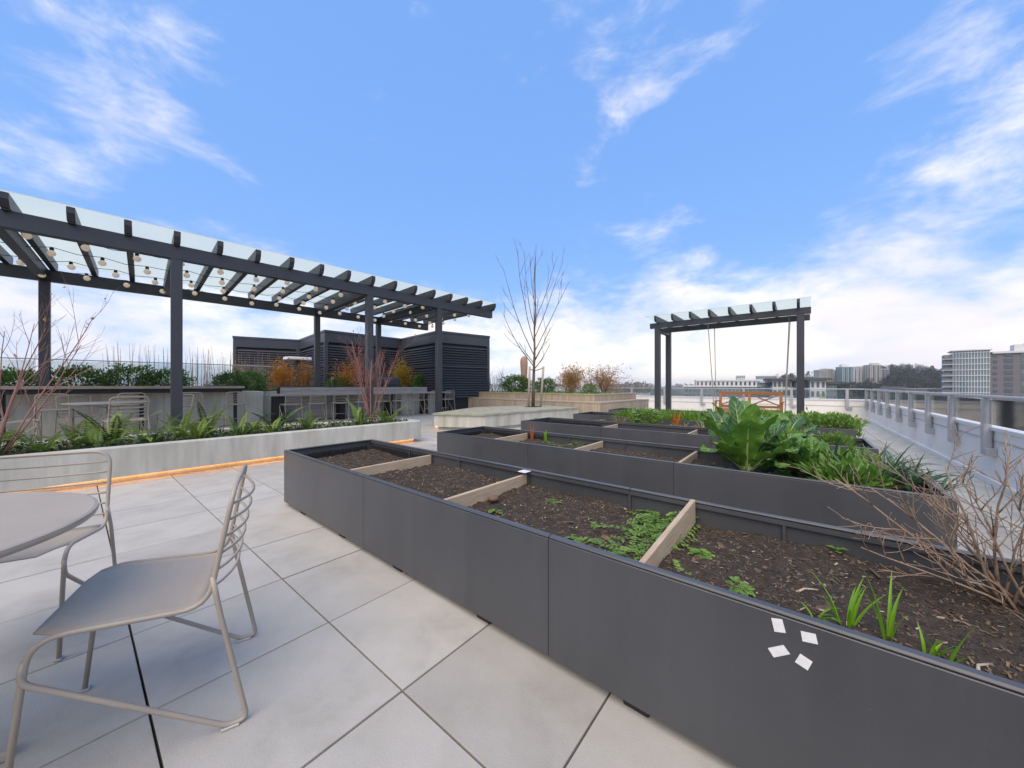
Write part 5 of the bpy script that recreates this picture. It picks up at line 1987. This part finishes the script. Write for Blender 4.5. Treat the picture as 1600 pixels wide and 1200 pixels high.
def hz(px, Y):
    i = max(j for j in range(len(hp)) if hp[j][0] <= px)
    f = (px - hp[i][0]) / (hp[i + 1][0] - hp[i][0])
    py = hp[i][1] + (hp[i + 1][1] - hp[i][1]) * f
    t_ = (Y - YH0) / (YH1 - YH0)
    zt = EYE + (602 - py) * YH1 / F
    return ZG - 1 + (zt - ZG + 1) * (max(0, t_) ** .8)


r = random.Random(12)
sp = []
for _ in range(330):
    px = r.uniform(1388, 1500); Y = r.uniform(440, 890)
    sp.append(((px - 800) / F * Y, Y, hz(px, Y)))
far_trees('hillside_wood', 'dark wooded hillside between the towers and the condominium', sp, M['wood_dark'], 14, 4.5, 1, True)
sp = []
for _ in range(150):
    px = r.uniform(1370, 1500); Y = r.uniform(435, 640)
    sp.append(((px - 800) / F * Y, Y, hz(px, Y)))
far_trees('bare_wood', 'brown leafless trees along the foot of the wooded hill', sp, M['wood_brown'], 10, 4.5, 2)
sp = []
for _ in range(170):
    px = r.uniform(1200, 1392); Y = r.uniform(436, 560)
    sp.append(((px - 800) / F * Y, Y, hz(px, Y)))
far_trees('hillside_wood', 'dark trees at the foot of the hillside towers', sp, M['wood_dark'], 11, 4.5, 3)
sp = []
for _ in range(120):
    px = r.uniform(1182, 1395); Y = r.uniform(820, 900)
    sp.append(((px - 800) / F * Y, Y, hz(px, Y)))
far_trees('ridge_trees', 'dark ridge trees behind the hillside towers', sp, M['wood_dark'], 13, 5, 4, True)
# hillside towers
for i, (p0, p1, yt, fl, wl, lab) in enumerate(((1281, 1292, 578.5, 8, 'f_beige', 'leftmost small hillside apartment tower'), (1292, 1302, 576.5, 8, 'f_beige', 'second hillside tower from the left'), (1301, 1316, 578, 9, 'f_white', 'white hillside tower just left of the blue-roofed one'),
                                               (1316, 1332, 573.5, 9, 'f_teal', 'hillside tower with the small square rooftop box'), (1332, 1347, 575, 9, 'f_white', 'pale hillside tower left of the tallest pair'), (1346, 1361, 573, 10, 'f_beige', 'beige hillside tower beside the tallest one'),
                                               (1360, 1376, 570.5, 11, 'f_beige', 'tallest beige hillside tower'), (1376, 1390, 577, 8, 'f_grey', 'dark hillside block at the edge of the wood'))):
    Y = 600 + 12 * (i % 3)
    a = far(p0, Y); w_ = (p1 - p0) / F * Y - .5
    zt = EYE + (602 - yt) * Y / F
    H = fl * 3.4 + 6
    t = block('apartment_tower', lab, (a.x, a.y), rad(-6 + 5 * (i % 3)), w_, 14, H, int(H / 3.1), 5, wl, 'f_win', z0=zt - H, parts=False, balcony=[(1.1, 1.9), (3.1, 3.9)], ww=.5, group='hillside towers', roof=True, side_cols=3)
    if i == 3:
        MB().box(w_ * .1, w_ * .6, 3, 9, H + .7, H + 4.5).build('rooftop_box', M['f_white'], t)
    if i == 6:
        MB().box(w_ * .3, w_ * .95, 3, 9, H + .7, H + 3.5).build('rooftop_box', M['f_beige'], t)
# far shore trees
sp = []
for _ in range(260):
    px = r.uniform(560, 1014); Y = r.uniform(700, 900)
    sp.append(((px - 800) / F * Y, Y, ZG))
far_trees('shore_trees', 'hazy line of leafless trees on the far river bank', [s for s in sp if (s[0] / s[1] * F + 800) < 760 or (s[0] / s[1] * F + 800) > 945], M['far_bare'], 24, 9, 6, nleaf=60, lsz=4.5)
sp = []
for _ in range(300):
    px = r.uniform(-200, 1200); Y = r.uniform(2600, 3100)
    sp.append(((px - 800) / F * Y, Y, ZG))
far_trees('shore_trees', 'thin tree line on the horizon across the river', sp, M['far_bare'], 30, 30, 7, nleaf=40, lsz=12)
tag(MB().add([((540 - 800) / F * 650, 650, ZG + .8), ((948 - 800) / F * 650, 650, ZG + .8), ((1016 - 800) / F * 700, 700, ZG + .8), ((1016 - 800) / F * 920, 920, ZG + .8), ((540 - 800) / F * 920, 920, ZG + .8)], [(0, 1, 2, 3, 4)]).build('river_bank', M['f_beige']), kind='structure')
for i, (px, Y, H, W_, lab) in enumerate(((1094, 230, 20, 7, 'large round leafless tree left of the white apartment block'), (1062, 215, 13, 7, 'leafless tree between the swing posts on the left'), (1076, 250, 12, 6, 'small leafless tree by the white apartment block'), (1235, 150, 17, 5, 'leafless tree above the pale house roof'))):
    a = far(px, Y, ZG)
    t = thing('bare_tree', lab, 'tree', a, 0, 'leafless trees across the water')
    rr = random.Random(90 + i)
    b = MB()
    b.tube([(0, 0, 0), (0, 0, H * .5)], .4, 5, True, .2)
    b.build('trunk', M['bark'], t)
    b = MB()
    for k in range(9):
        a_ = k * .7
        grow(b, Vector((0, 0, H * (.3 + .02 * k))), Vector((math.cos(a_) * .7, math.sin(a_) * .7, 1)), H * .6, .22, 2, rr, dict(seg=4, curve=.15, up=.2, kids=[0, 5, 5], ratio=.5, ang=.6, start=.2, rmin=.05))
    for k in range(260):
        v = rvec(rr)
        leaf_quad(b, Vector((v.x * W_ * .6, v.y * W_ * .6, H * .72 + v.z * H * .30)), rvec(rr), rvec(rr), 1.2, .25)
    b.build('crown', M['far_bare'], t)

# ------------------------------------------------------------------ air
hzm = bpy.data.materials.new('haze')
hzm.use_nodes = True
nt = hzm.node_tree
nt.nodes.remove(nt.nodes['Principled BSDF'])
pv = nt.nodes.new('ShaderNodeVolumePrincipled')
pv.inputs['Color'].default_value = (0.93, 0.95, 1.0, 1)
pv.inputs['Density'].default_value = 0.00014
pv.inputs['Anisotropy'].default_value = 0.2
nt.links.new(pv.outputs[0], nt.nodes['Material Output'].inputs['Volume'])
tag(MB().box(-4600, 4600, -80, 5300, ZG - 1, 75).build('haze', hzm), kind='stuff')
